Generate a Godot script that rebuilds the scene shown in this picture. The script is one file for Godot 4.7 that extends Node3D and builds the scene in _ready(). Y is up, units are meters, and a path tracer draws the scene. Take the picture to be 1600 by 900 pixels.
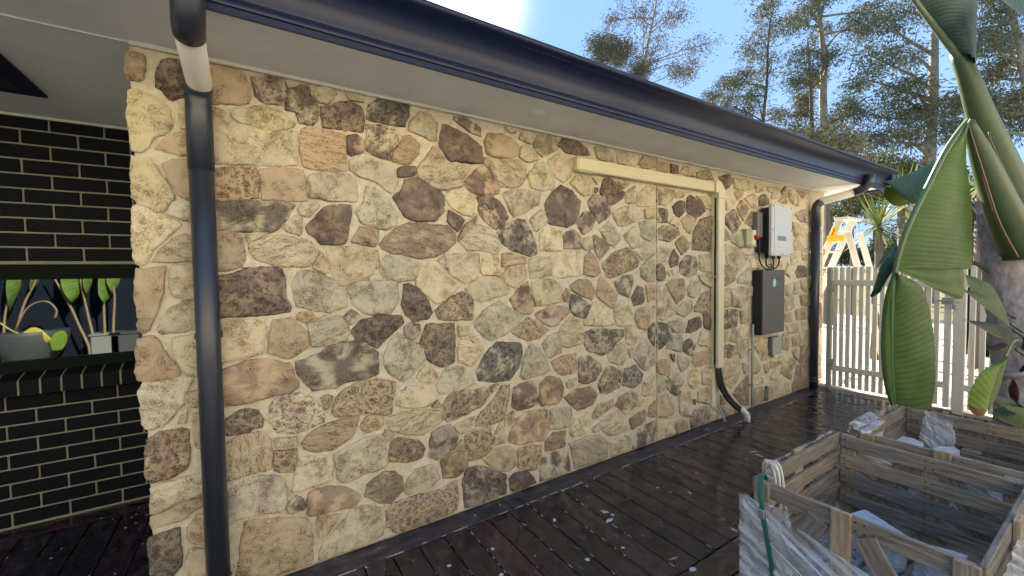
extends Node3D
# A shaded stone-clad house wall under a deep eave, with a dark deck, timber crates, a slatted gate and gum trees beyond.
# World: X runs along the stone wall, Y is up, Z points out of the wall (wall face at z = 0), metres.

const FOCAL := 644.04          # of the photograph, in its pixels (1600 x 900)
var eye := Vector3(0.0, 1.47, 2.27)
var cam_r: Vector3
var cam_u: Vector3
var cam_f: Vector3
var M := {}
var used := {}
var rng := RandomNumberGenerator.new()
var noise_a := FastNoiseLite.new()
var noise_b := FastNoiseLite.new()
const GLASS_Z := -1.345

func _ready():
	rng.seed = 4711
	noise_a.seed = 11; noise_a.frequency = 1.0; noise_a.fractal_octaves = 3
	noise_b.seed = 29; noise_b.frequency = 1.0; noise_b.fractal_octaves = 2
	set_camera()
	set_light()
	make_materials()
	build_ground()
	build_deck()
	build_stone_wall()
	build_brick_wall()
	build_roof()
	build_far()
	build_downpipes()
	build_wall_units()
	build_gate()
	build_crates()
	build_plants()
	build_trees()
	build_reflected_garden()
	build_droppings()

func set_camera():
	var yaw = deg_to_rad(32.766)
	var pitch = deg_to_rad(-2.196)
	var roll = deg_to_rad(-0.806)
	cam_f = Vector3(sin(yaw) * cos(pitch), sin(pitch), -cos(yaw) * cos(pitch))
	var r = Vector3(cos(yaw), 0, sin(yaw))
	var u = r.cross(cam_f)
	cam_r = r * cos(roll) + u * sin(roll)
	cam_u = cam_r.cross(cam_f)
	var cam = Camera3D.new()
	cam.name = "camera"
	cam.fov = rad_to_deg(2.0 * atan(450.0 / FOCAL))
	cam.near = 0.05
	cam.far = 400.0
	cam.transform = Transform3D(Basis(cam_r, cam_u, -cam_f), eye)
	add_child(cam)
	cam.current = true

func set_light():
	var env = Environment.new()
	var sky_mat = ProceduralSkyMaterial.new()
	sky_mat.sky_top_color = lin(0.072, 0.130, 0.240)
	sky_mat.sky_horizon_color = lin(0.120, 0.185, 0.270)
	sky_mat.sky_curve = 0.22
	sky_mat.ground_bottom_color = lin(0.10, 0.09, 0.075)
	sky_mat.ground_horizon_color = lin(0.16, 0.17, 0.17)
	sky_mat.sun_angle_max = 24.0
	sky_mat.sun_curve = 0.135
	var sky = Sky.new()
	sky.sky_material = sky_mat
	env.background_mode = Environment.BG_SKY
	env.sky = sky
	env.tonemap_mode = Environment.TONE_MAPPER_LINEAR
	env.tonemap_exposure = 5.2
	env.sdfgi_enabled = true
	env.ssao_enabled = true
	env.ssil_enabled = true
	var we = WorldEnvironment.new()
	we.name = "world_environment"
	we.environment = env
	add_child(we)
	var sun = DirectionalLight3D.new()
	sun.name = "sun"
	sun.light_energy = 1.6
	sun.light_angular_distance = 0.5
	sun.light_color = Color(1.0, 0.95, 0.86)
	sun.shadow_enabled = true
	var to_sun = ray(712, -4).normalized()
	sun.look_at_from_position(Vector3.ZERO, -to_sun, Vector3.UP)
	add_child(sun)

# ---------------------------------------------------------------- pixels to places
func ray(x, y) -> Vector3:
	return cam_r * ((x - 800.0) / FOCAL) - cam_u * ((y - 450.0) / FOCAL) + cam_f
func on_z(x, y, z) -> Vector3:
	var d = ray(x, y)
	return eye + d * ((z - eye.z) / d.z)
func on_y(x, y, h) -> Vector3:
	var d = ray(x, y)
	return eye + d * ((h - eye.y) / d.y)
func on_x(x, y, w) -> Vector3:
	var d = ray(x, y)
	return eye + d * ((w - eye.x) / d.x)
func at_depth(x, y, depth) -> Vector3:
	return eye + ray(x, y) * depth
func seen_in_glass(x, y, z) -> Vector3:      # what the window pane mirrors at this pixel, z metres out of the wall
	var h = on_z(x, y, GLASS_Z)
	var d = h - eye
	d.z = -d.z
	return h + d * ((z - GLASS_Z) / d.z)

# ---------------------------------------------------------------- materials
func lin(r, g, b) -> Color:
	return Color(r, g, b).linear_to_srgb()

func ramp(stops) -> Gradient:
	var g = Gradient.new()
	var o = PackedFloat32Array()
	var c = PackedColorArray()
	for s in stops:
		o.append(s[0])
		c.append(lin(s[1], s[2], s[3]) if s.size() > 2 else lin(s[1], s[1], s[1]))
	g.offsets = o
	g.colors = c
	return g

func noise_tex(sd, freq, stops, octaves = 5, kind = FastNoiseLite.TYPE_SIMPLEX_SMOOTH, size = 512, warp = 0.0, gain = 0.55) -> NoiseTexture2D:
	var n = FastNoiseLite.new()
	n.seed = sd
	n.noise_type = kind
	n.frequency = freq
	n.fractal_octaves = octaves
	n.fractal_gain = gain
	if kind == FastNoiseLite.TYPE_CELLULAR:
		n.cellular_return_type = FastNoiseLite.RETURN_DISTANCE
	if warp > 0.0:
		n.domain_warp_enabled = true
		n.domain_warp_amplitude = warp
		n.domain_warp_frequency = freq * 0.7
	var t = NoiseTexture2D.new()
	t.width = size
	t.height = size
	t.seamless = true
	t.noise = n
	if stops:
		t.color_ramp = ramp(stops)
	return t

func layer(sd, freq, octaves, gain, ridged = false) -> PackedByteArray:
	var n = FastNoiseLite.new()
	n.seed = sd
	n.noise_type = FastNoiseLite.TYPE_SIMPLEX_SMOOTH
	n.frequency = freq
	n.fractal_octaves = octaves
	n.fractal_gain = gain
	if ridged: n.fractal_type = FastNoiseLite.FRACTAL_RIDGED
	n.domain_warp_enabled = true
	n.domain_warp_amplitude = 9.0
	n.domain_warp_frequency = freq * 0.8
	return n.get_seamless_image(512, 512).get_data()

func blend_tex(parts, contrast, stops) -> ImageTexture:      # weighted layers of noise through a colour ramp; each layer may be squeezed across
	var g = ramp(stops)
	var table = []
	for k in 256:
		var c = g.sample(k / 255.0)
		table.append([int(c.r * 255.0), int(c.g * 255.0), int(c.b * 255.0)])
	var out = PackedByteArray()
	out.resize(512 * 512 * 3)
	var at = 0
	for y in 512:
		var rows = []
		for p in parts: rows.append(((y * p[3]) & 511) * 512)
		for x in 512:
			var v = 0.0
			for k in parts.size():
				v += parts[k][0][rows[k] + ((x * parts[k][2]) & 511)] * parts[k][1]
			var t = table[clampi(int((v - 127.0) * contrast + 127.0), 0, 255)]
			out[at] = t[0]
			out[at + 1] = t[1]
			out[at + 2] = t[2]
			at += 3
	return ImageTexture.create_from_image(Image.create_from_data(512, 512, false, Image.FORMAT_RGB8, out))

func mat(key, col, rough, opts = {}) -> StandardMaterial3D:
	var m = StandardMaterial3D.new()
	m.resource_name = key
	m.albedo_color = col
	m.roughness = rough
	if opts.has("metal"): m.metallic = opts.metal
	if opts.has("spec"): m.metallic_specular = opts.spec
	if opts.has("tex"): m.albedo_texture = opts.tex
	if opts.has("rough_tex"): m.roughness_texture = opts.rough_tex
	if opts.has("bump"):
		m.heightmap_enabled = true
		m.heightmap_texture = opts.bump
		m.heightmap_scale = opts.get("depth", 0.2)
	if opts.has("tri"):
		m.uv1_triplanar = true
		m.uv1_scale = opts.tri
		m.uv1_world_triplanar = opts.get("world", true)
		m.uv1_offset = opts.get("offset", Vector3.ZERO)
	if opts.has("uv"): m.uv1_scale = opts.uv
	if opts.get("vc", false): m.vertex_color_use_as_albedo = true
	if opts.has("back"):
		m.backlight_enabled = true
		m.backlight = opts.back
	if opts.has("alpha"):
		m.transparency = BaseMaterial3D.TRANSPARENCY_ALPHA
		m.albedo_color.a = opts.alpha
	if opts.has("coat"):
		m.clearcoat_enabled = true
		m.clearcoat = opts.coat
		m.clearcoat_roughness = opts.get("coat_rough", 0.2)
	M[key] = m
	return m

func make_materials():
	var white = Color.WHITE
	var fine = noise_tex(3, 0.06, [[0.0, 0.0], [1.0, 1.0]], 5)
	var coarse = noise_tex(5, 0.016, [[0.0, 0.0], [1.0, 1.0]], 6)
	var cells = noise_tex(8, 0.05, [[0.0, 0.0], [1.0, 1.0]], 3, FastNoiseLite.TYPE_CELLULAR)
	# stones: the tone sits in the vertex colours, the textures give grain
	var broad = layer(21, 0.006, 3, 0.5)
	var mid = layer(22, 0.028, 3, 0.6)
	var fine_l = layer(23, 0.11, 3, 0.7)
	var ridge = layer(24, 0.020, 4, 0.6, true)
	var lines = layer(25, 0.007, 4, 0.55, true)
	var grain = blend_tex([[broad, 0.30, 1, 1], [mid, 0.30, 1, 1], [fine_l, 0.40, 1, 1]], 2.3, [[0.0, 0.40, 0.36, 0.31], [0.28, 0.72, 0.68, 0.62], [0.48, 0.89, 0.87, 0.83], [0.7, 0.97, 0.96, 0.93], [1.0, 1.0, 1.0, 0.99]])
	var speck = blend_tex([[ridge, 0.34, 1, 1], [mid, 0.26, 1, 1], [fine_l, 0.40, 1, 1]], 2.6, [[0.0, 0.28, 0.25, 0.22], [0.34, 0.56, 0.52, 0.47], [0.5, 0.82, 0.79, 0.74], [0.66, 0.97, 0.95, 0.91], [1.0, 1.0, 1.0, 0.98]])
	var bands = blend_tex([[broad, 0.20, 1, 5], [ridge, 0.24, 1, 3], [mid, 0.20, 1, 4], [fine_l, 0.36, 1, 2]], 2.6, [[0.0, 0.36, 0.32, 0.27], [0.33, 0.70, 0.66, 0.60], [0.52, 0.91, 0.89, 0.85], [1.0, 1.0, 0.99, 0.97]])
	var veins = blend_tex([[broad, 0.24, 1, 1], [lines, 0.34, 1, 1], [fine_l, 0.42, 1, 1]], 2.4, [[0.0, 0.42, 0.37, 0.31], [0.28, 0.75, 0.71, 0.65], [0.5, 0.93, 0.91, 0.87], [1.0, 1.0, 1.0, 0.98]])
	mat("stone_grain", white, 0.86, {"tex": grain, "bump": grain, "depth": 1.0, "uv": Vector3(1.7, 1.7, 1), "vc": true})
	mat("stone_speck", white, 0.82, {"tex": speck, "bump": speck, "depth": 1.0, "uv": Vector3(1.7, 1.7, 1), "vc": true})
	mat("stone_bands", white, 0.86, {"tex": bands, "bump": bands, "depth": 1.0, "uv": Vector3(1.5, 1.5, 1), "vc": true})
	mat("stone_veins", white, 0.84, {"tex": veins, "bump": veins, "depth": 1.1, "uv": Vector3(1.6, 1.6, 1), "vc": true})
	var mortar_tex = noise_tex(31, 0.012, [[0.0, 0.46, 0.40, 0.27], [0.45, 0.58, 0.51, 0.355], [0.7, 0.62, 0.56, 0.42], [1.0, 0.68, 0.645, 0.56]], 7, FastNoiseLite.TYPE_SIMPLEX_SMOOTH, 1024, 0.0, 0.66)
	mat("mortar", white, 0.92, {"tex": mortar_tex, "bump": fine, "depth": 0.35, "tri": Vector3(1.3, 1.3, 1.3)})
	var brick_tex = noise_tex(33, 0.05, [[0.0, 0.0018, 0.0024, 0.0034], [0.6, 0.004, 0.005, 0.007], [1.0, 0.010, 0.012, 0.015]], 4)
	mat("brick", white, 0.72, {"spec": 0.28, "tex": brick_tex, "bump": fine, "depth": 0.12, "tri": Vector3(3, 3, 3)})
	mat("brick_mortar", lin(0.25, 0.245, 0.18), 0.95, {"bump": fine, "depth": 0.15, "tri": Vector3(4, 4, 4)})
	mat("frame_black", lin(0.006, 0.011, 0.008), 0.75, {"spec": 0.2})
	mat("window_glass", lin(0.23, 0.26, 0.28), 0.015, {"metal": 1.0})
	# deck: dark stained boards, patchy and damp
	var dr = noise_tex(41, 0.009, [[0.0, 0.007], [0.35, 0.020], [0.65, 0.07], [1.0, 0.30]], 5)      # as stored: roughness 0.07 to 0.58
	var wood_bump = noise_tex(44, 0.03, [[0.0, 0.0], [1.0, 1.0]], 5)
	var tones = [[0.020, 0.0120, 0.0170], [0.0115, 0.0090, 0.0135], [0.0080, 0.0082, 0.0125], [0.033, 0.0140, 0.0190], [0.0145, 0.0102, 0.0150]]
	for k in tones.size():
		var t = tones[k]
		var tx = noise_tex(50 + k, 0.012, [[0.0, t[0] * 0.55, t[1] * 0.55, t[2] * 0.55], [0.45, t[0], t[1], t[2]], [0.68, t[0] * 1.5 + 0.003, t[1] * 1.5 + 0.003, t[2] * 1.6 + 0.004], [0.82, t[0] * 1.6 + 0.012, t[1] * 1.6 + 0.012, t[2] * 1.7 + 0.014], [1.0, 0.11, 0.105, 0.11]], 6)
		mat("deck_%d" % k, white, 1.0, {"tex": tx, "rough_tex": dr, "bump": wood_bump, "depth": 0.015, "tri": Vector3(2.2, 2.2, 0.9), "offset": Vector3(0.37 * k, 0.1, 0.21 * k), "spec": 0.6})
		mat("deck_along_%d" % k, white, 1.0, {"tex": tx, "rough_tex": dr, "bump": wood_bump, "depth": 0.02, "tri": Vector3(0.9, 2.2, 2.2), "offset": Vector3(0.37 * k, 0.1, 0.21 * k), "spec": 0.6})
	mat("deck_dusty", white, 0.45, {"tex": noise_tex(58, 0.012, [[0.0, 0.012, 0.010, 0.013], [0.4, 0.030, 0.025, 0.032], [0.7, 0.065, 0.058, 0.068], [1.0, 0.17, 0.16, 0.165]], 7, FastNoiseLite.TYPE_SIMPLEX_SMOOTH, 512, 12.0, 0.66), "bump": wood_bump, "depth": 0.05, "tri": Vector3(0.9, 2.2, 2.2)})
	mat("deck_under", lin(0.035, 0.026, 0.022), 0.9)
	mat("mortar_flake", lin(0.50, 0.48, 0.46), 0.9)
	mat("soffit", white, 0.75, {"tex": noise_tex(61, 0.01, [[0.0, 0.72, 0.74, 0.74], [1.0, 0.80, 0.82, 0.82]], 5), "tri": Vector3(0.8, 0.8, 0.8)})
	mat("trim_white", lin(0.66, 0.63, 0.54), 0.55)
	mat("gutter", lin(0.006, 0.011, 0.036), 0.36, {"spec": 0.42})
	mat("roof_sheet", lin(0.03, 0.035, 0.045), 0.6)
	mat("pipe_dark", white, 0.34, {"tex": noise_tex(63, 0.01, [[0.0, 0.016, 0.020, 0.029], [1.0, 0.026, 0.031, 0.042]], 5), "tri": Vector3(1.5, 1.5, 1.5), "spec": 0.55})
	mat("pvc_white", lin(0.66, 0.63, 0.54), 0.4)
	mat("duct_cream", lin(0.62, 0.56, 0.36), 0.42)
	mat("black_foam", lin(0.010, 0.010, 0.011), 0.6)
	mat("inverter_white", lin(0.52, 0.54, 0.54), 0.38)
	mat("unit_black", lin(0.012, 0.014, 0.019), 0.45)
	mat("battery_grey", lin(0.085, 0.083, 0.088), 0.5, {"metal": 0.2})
	mat("grey_box", lin(0.30, 0.31, 0.29), 0.5)
	mat("grey_dark", lin(0.15, 0.155, 0.14), 0.5)
	mat("olive_plastic", lin(0.33, 0.33, 0.17), 0.5)
	mat("red_plastic", lin(0.45, 0.02, 0.03), 0.35)
	mat("label_green", lin(0.16, 0.60, 0.44), 0.4)
	mat("lcd", lin(0.17, 0.20, 0.18), 0.2)
	mat("ink", lin(0.02, 0.02, 0.022), 0.5)
	mat("print_grey", lin(0.36, 0.37, 0.37), 0.5)
	mat("galvanised", lin(0.40, 0.40, 0.38), 0.4, {"metal": 0.7})
	mat("conduit_grey", lin(0.36, 0.35, 0.28), 0.5)
	mat("gate_paint", white, 0.45, {"tex": noise_tex(64, 0.02, [[0.0, 0.60, 0.56, 0.44], [1.0, 0.68, 0.64, 0.52]], 4), "tri": Vector3(1, 1, 1)})
	mat("gate_post", lin(0.36, 0.35, 0.25), 0.5)
	mat("aluminium", lin(0.66, 0.65, 0.62), 0.42, {"metal": 0.5})
	mat("ladder_yellow", lin(0.80, 0.48, 0.02), 0.45)
	# crate timber
	for k in 5:
		var w = [[0.27, 0.225, 0.165], [0.23, 0.192, 0.148], [0.30, 0.245, 0.17], [0.19, 0.165, 0.135], [0.36, 0.27, 0.165]][k]
		var tx = noise_tex(70 + k, 0.02, [[0.0, w[0] * 0.28, w[1] * 0.27, w[2] * 0.27], [0.25, w[0] * 0.72, w[1] * 0.70, w[2] * 0.68], [0.6, w[0], w[1], w[2]], [1.0, w[0] * 1.35, w[1] * 1.35, w[2] * 1.35]], 6, FastNoiseLite.TYPE_SIMPLEX_SMOOTH, 512, 10.0)
		mat("timber_%d" % k, white, 0.8, {"tex": tx, "bump": wood_bump, "depth": 0.2, "tri": Vector3(0.55, 4.5, 4.5), "world": false, "offset": Vector3(0.31 * k, 0.17 * k, 0.43 * k)})
	# stretch film: clear where it is one layer, milky where it is bunched into streaks
	for q in [["film", 0.06, 0.58], ["film_dense", 0.26, 0.80], ["film_thin", 0.03, 0.40]]:
		var fx = noise_tex(82, 0.02, [[0.0, 0.60, 0.62, 0.64], [1.0, 0.76, 0.78, 0.80]], 5, FastNoiseLite.TYPE_SIMPLEX_SMOOTH, 512, 5.0, 0.62)
		var gr = fx.color_ramp
		var cc = gr.colors
		cc[0].a = q[1]
		cc[1].a = q[2]
		gr.colors = cc
		gr.offsets = PackedFloat32Array([0.25, 0.85])
		mat(q[0], white, 0.2, {"tex": fx, "uv": Vector3(0.06, 1.3, 1), "spec": 0.8, "alpha": 1.0})
	mat("strap_green", lin(0.022, 0.12, 0.092), 0.35)
	mat("slab", white, 0.75, {"tex": noise_tex(81, 0.015, [[0.0, 0.48, 0.50, 0.53], [1.0, 0.66, 0.68, 0.72]], 5), "tri": Vector3(2, 2, 2)})
	# plants
	var rib = noise_tex(83, 0.02, [[0.0, 0.75], [1.0, 1.0]], 4)
	mat("leaf_big", white, 0.5, {"tex": rib, "uv": Vector3(1, 6, 1), "vc": true, "back": lin(0.04, 0.075, 0.008), "spec": 0.28})
	mat("leaf_grass", white, 0.4, {"vc": true, "back": lin(0.14, 0.17, 0.03)})
	mat("leaf_gum", white, 0.8, {"vc": true, "spec": 0.2, "back": lin(0.11, 0.115, 0.065)})
	mat("petiole", white, 0.42, {"tex": noise_tex(84, 0.02, [[0.0, 0.62, 0.60, 0.5], [0.6, 0.9, 0.92, 0.85], [1.0, 1.0, 1.0, 0.95]], 5), "tri": Vector3(3, 1.2, 3), "vc": true})
	mat("trunk_palm", white, 0.85, {"tex": noise_tex(85, 0.02, [[0.0, 0.11, 0.09, 0.085], [0.4, 0.23, 0.205, 0.205], [0.7, 0.33, 0.30, 0.30], [1.0, 0.45, 0.39, 0.34]], 6, FastNoiseLite.TYPE_SIMPLEX_SMOOTH, 512, 12.0), "bump": coarse, "depth": 0.8, "tri": Vector3(2.5, 1.2, 2.5)})
	mat("bark_pale", white, 0.85, {"tex": noise_tex(86, 0.012, [[0.0, 0.14, 0.11, 0.085], [0.5, 0.30, 0.26, 0.22], [1.0, 0.46, 0.41, 0.36]], 5), "tri": Vector3(0.8, 0.2, 0.8)})
	mat("bark_dark", white, 0.9, {"tex": noise_tex(87, 0.012, [[0.0, 0.05, 0.042, 0.04], [1.0, 0.14, 0.12, 0.11]], 5), "tri": Vector3(0.8, 0.2, 0.8)})
	# ground and far things
	mat("soil", white, 0.95, {"tex": noise_tex(88, 0.03, [[0.0, 0.02, 0.014, 0.01], [1.0, 0.09, 0.065, 0.045]], 5), "bump": coarse, "depth": 2.0, "tri": Vector3(1, 1, 1)})
	mat("concrete", white, 0.85, {"tex": noise_tex(89, 0.012, [[0.0, 0.48, 0.45, 0.40], [1.0, 0.62, 0.58, 0.52]], 6), "tri": Vector3(0.3, 0.3, 0.3)})
	mat("lawn", white, 0.95, {"tex": noise_tex(90, 0.02, [[0.0, 0.05, 0.06, 0.02], [1.0, 0.13, 0.13, 0.05]], 6), "tri": Vector3(0.2, 0.2, 0.2)})
	mat("render_pale", white, 0.9, {"tex": noise_tex(91, 0.012, [[0.0, 0.66, 0.60, 0.50], [1.0, 0.76, 0.70, 0.60]], 5), "tri": Vector3(0.4, 0.4, 0.4)})
	mat("fence_slate", lin(0.010, 0.013, 0.020), 0.9, {"spec": 0.1})
	mat("paver_a", lin(0.36, 0.16, 0.09), 0.9)
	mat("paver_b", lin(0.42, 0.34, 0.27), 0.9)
	mat("pot_grey", lin(0.035, 0.04, 0.04), 0.6)
	mat("pot_white", lin(0.15, 0.15, 0.13), 0.5)

# ---------------------------------------------------------------- nodes
func numbered(called) -> String:
	used[called] = used.get(called, 0) + 1
	return called if used[called] == 1 else "%s_%03d" % [called, used[called] - 1]

func thing(called, label, category, at = Vector3.ZERO, group = "") -> Node3D:
	var o = Node3D.new()
	o.name = numbered(called)
	add_child(o)
	o.position = at
	o.set_meta("label", label)
	o.set_meta("category", category)
	if group: o.set_meta("group", group)
	return o

func structure(called, mesh, material) -> MeshInstance3D:
	var o = part(called, mesh, material, self)
	o.set_meta("kind", "structure")
	return o

func part(called, mesh, material, parent, xf = Transform3D()) -> MeshInstance3D:
	var o = MeshInstance3D.new()
	o.name = called
	o.mesh = mesh
	o.material_override = material
	o.transform = xf
	parent.add_child(o, true)
	return o

# ---------------------------------------------------------------- shapes
func begin(smooth = false) -> SurfaceTool:
	var st = SurfaceTool.new()
	st.begin(Mesh.PRIMITIVE_TRIANGLES)
	st.set_smooth_group(0 if smooth else -1)
	return st

func done(st) -> ArrayMesh:
	st.generate_normals()
	return st.commit()

func tri(st, a, b, c):            # counterclockwise seen from outside
	st.add_vertex(a)
	st.add_vertex(c)
	st.add_vertex(b)

func quad(st, a, b, c, d):
	tri(st, a, b, c)
	tri(st, a, c, d)

func add_box(st, xf, size, b = 0.003):
	var h = size * 0.5
	b = minf(b, minf(h.x, minf(h.y, h.z)) * 0.45)
	var p = func(sx, sy, sz, k) -> Vector3:
		var v = Vector3(sx * h.x, sy * h.y, sz * h.z)
		if k != 0: v.x -= sx * b
		if k != 1: v.y -= sy * b
		if k != 2: v.z -= sz * b
		return xf * v
	for s in [-1, 1]:
		var f = func(a, bb, c, d):
			if s > 0: quad(st, a, bb, c, d)
			else: quad(st, d, c, bb, a)
		f.call(p.call(s, -1, -1, 0), p.call(s, 1, -1, 0), p.call(s, 1, 1, 0), p.call(s, -1, 1, 0))
		f.call(p.call(-1, s, -1, 1), p.call(-1, s, 1, 1), p.call(1, s, 1, 1), p.call(1, s, -1, 1))
		f.call(p.call(-1, -1, s, 2), p.call(1, -1, s, 2), p.call(1, 1, s, 2), p.call(-1, 1, s, 2))
	for s in [-1, 1]:
		for t in [-1, 1]:
			var q = func(a, bb, c, d):
				if s * t > 0: quad(st, a, bb, c, d)
				else: quad(st, d, c, bb, a)
			q.call(p.call(s, t, -1, 0), p.call(s, t, -1, 1), p.call(s, t, 1, 1), p.call(s, t, 1, 0))
			q.call(p.call(-1, s, t, 1), p.call(-1, s, t, 2), p.call(1, s, t, 2), p.call(1, s, t, 1))
			q.call(p.call(t, -1, s, 2), p.call(t, -1, s, 0), p.call(t, 1, s, 0), p.call(t, 1, s, 2))
			for w in [-1, 1]:
				if s * t * w > 0: tri(st, p.call(s, t, w, 0), p.call(s, t, w, 1), p.call(s, t, w, 2))
				else: tri(st, p.call(s, t, w, 0), p.call(s, t, w, 2), p.call(s, t, w, 1))

func box_mesh(size, b = 0.003) -> ArrayMesh:
	var st = begin()
	add_box(st, Transform3D(), size, b)
	return done(st)

func box_part(called, lo, hi, material, parent, b = 0.003) -> MeshInstance3D:
	var c = (lo + hi) * 0.5
	return part(called, box_mesh(hi - lo, b), material, parent, Transform3D(Basis(), c))

func add_tube(st, pts, radii, seg = 12, cap = true, col = null):
	var n = pts.size()
	var prev = Vector3.UP
	var rings = []
	for i in n:
		var t = (pts[mini(i + 1, n - 1)] - pts[maxi(i - 1, 0)]).normalized()
		if i == 0:
			prev = t.cross(Vector3(0.31, 0.2, 0.93)).normalized()
			if prev.length() < 0.1: prev = t.cross(Vector3.UP).normalized()
		prev = (prev - t * prev.dot(t)).normalized()
		var side = t.cross(prev)
		var ring = []
		var r = radii[i] if radii is Array else radii
		for k in seg:
			var a = TAU * k / seg
			ring.append(pts[i] + (prev * cos(a) + side * sin(a)) * r)
		rings.append(ring)
	for i in n - 1:
		if col: st.set_color(col[i] if col is Array else col)
		for k in seg:
			var k2 = (k + 1) % seg
			quad(st, rings[i][k], rings[i][k2], rings[i + 1][k2], rings[i + 1][k])
	if cap:
		for k in range(1, seg - 1):
			tri(st, rings[0][0], rings[0][k + 1], rings[0][k])
			tri(st, rings[n - 1][0], rings[n - 1][k], rings[n - 1][k + 1])

func tube_mesh(pts, radii, seg = 12, cap = true) -> ArrayMesh:
	var st = begin(true)
	add_tube(st, pts, radii, seg, cap)
	return done(st)

func add_extrude_x(st, prof, x0, x1, caps = true):      # prof: Vector2(z, y), counterclockwise seen from +x ... closed
	var n = prof.size()
	for i in n:
		var a = prof[i]
		var b = prof[(i + 1) % n]
		quad(st, Vector3(x0, a.y, a.x), Vector3(x1, a.y, a.x), Vector3(x1, b.y, b.x), Vector3(x0, b.y, b.x))
	if caps:
		var t = Geometry2D.triangulate_polygon(PackedVector2Array(prof))
		for i in range(0, t.size(), 3):
			var a = prof[t[i]]
			var b = prof[t[i + 1]]
			var c = prof[t[i + 2]]
			tri(st, Vector3(x0, a.y, a.x), Vector3(x0, b.y, b.x), Vector3(x0, c.y, c.x))
			tri(st, Vector3(x1, a.y, a.x), Vector3(x1, c.y, c.x), Vector3(x1, b.y, b.x))

func add_slab(st, pts, thick):        # a flat plate from a ring of 3D points (top face), thick downwards
	var n = pts.size()
	var c = Vector3.ZERO
	for p in pts: c += p
	c /= n
	var dn = Vector3(0, -thick, 0)
	for i in n:
		var a = pts[i]
		var b = pts[(i + 1) % n]
		tri(st, c, a, b)
		tri(st, c + dn, b + dn, a + dn)
		quad(st, a, a + dn, b + dn, b)

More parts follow.
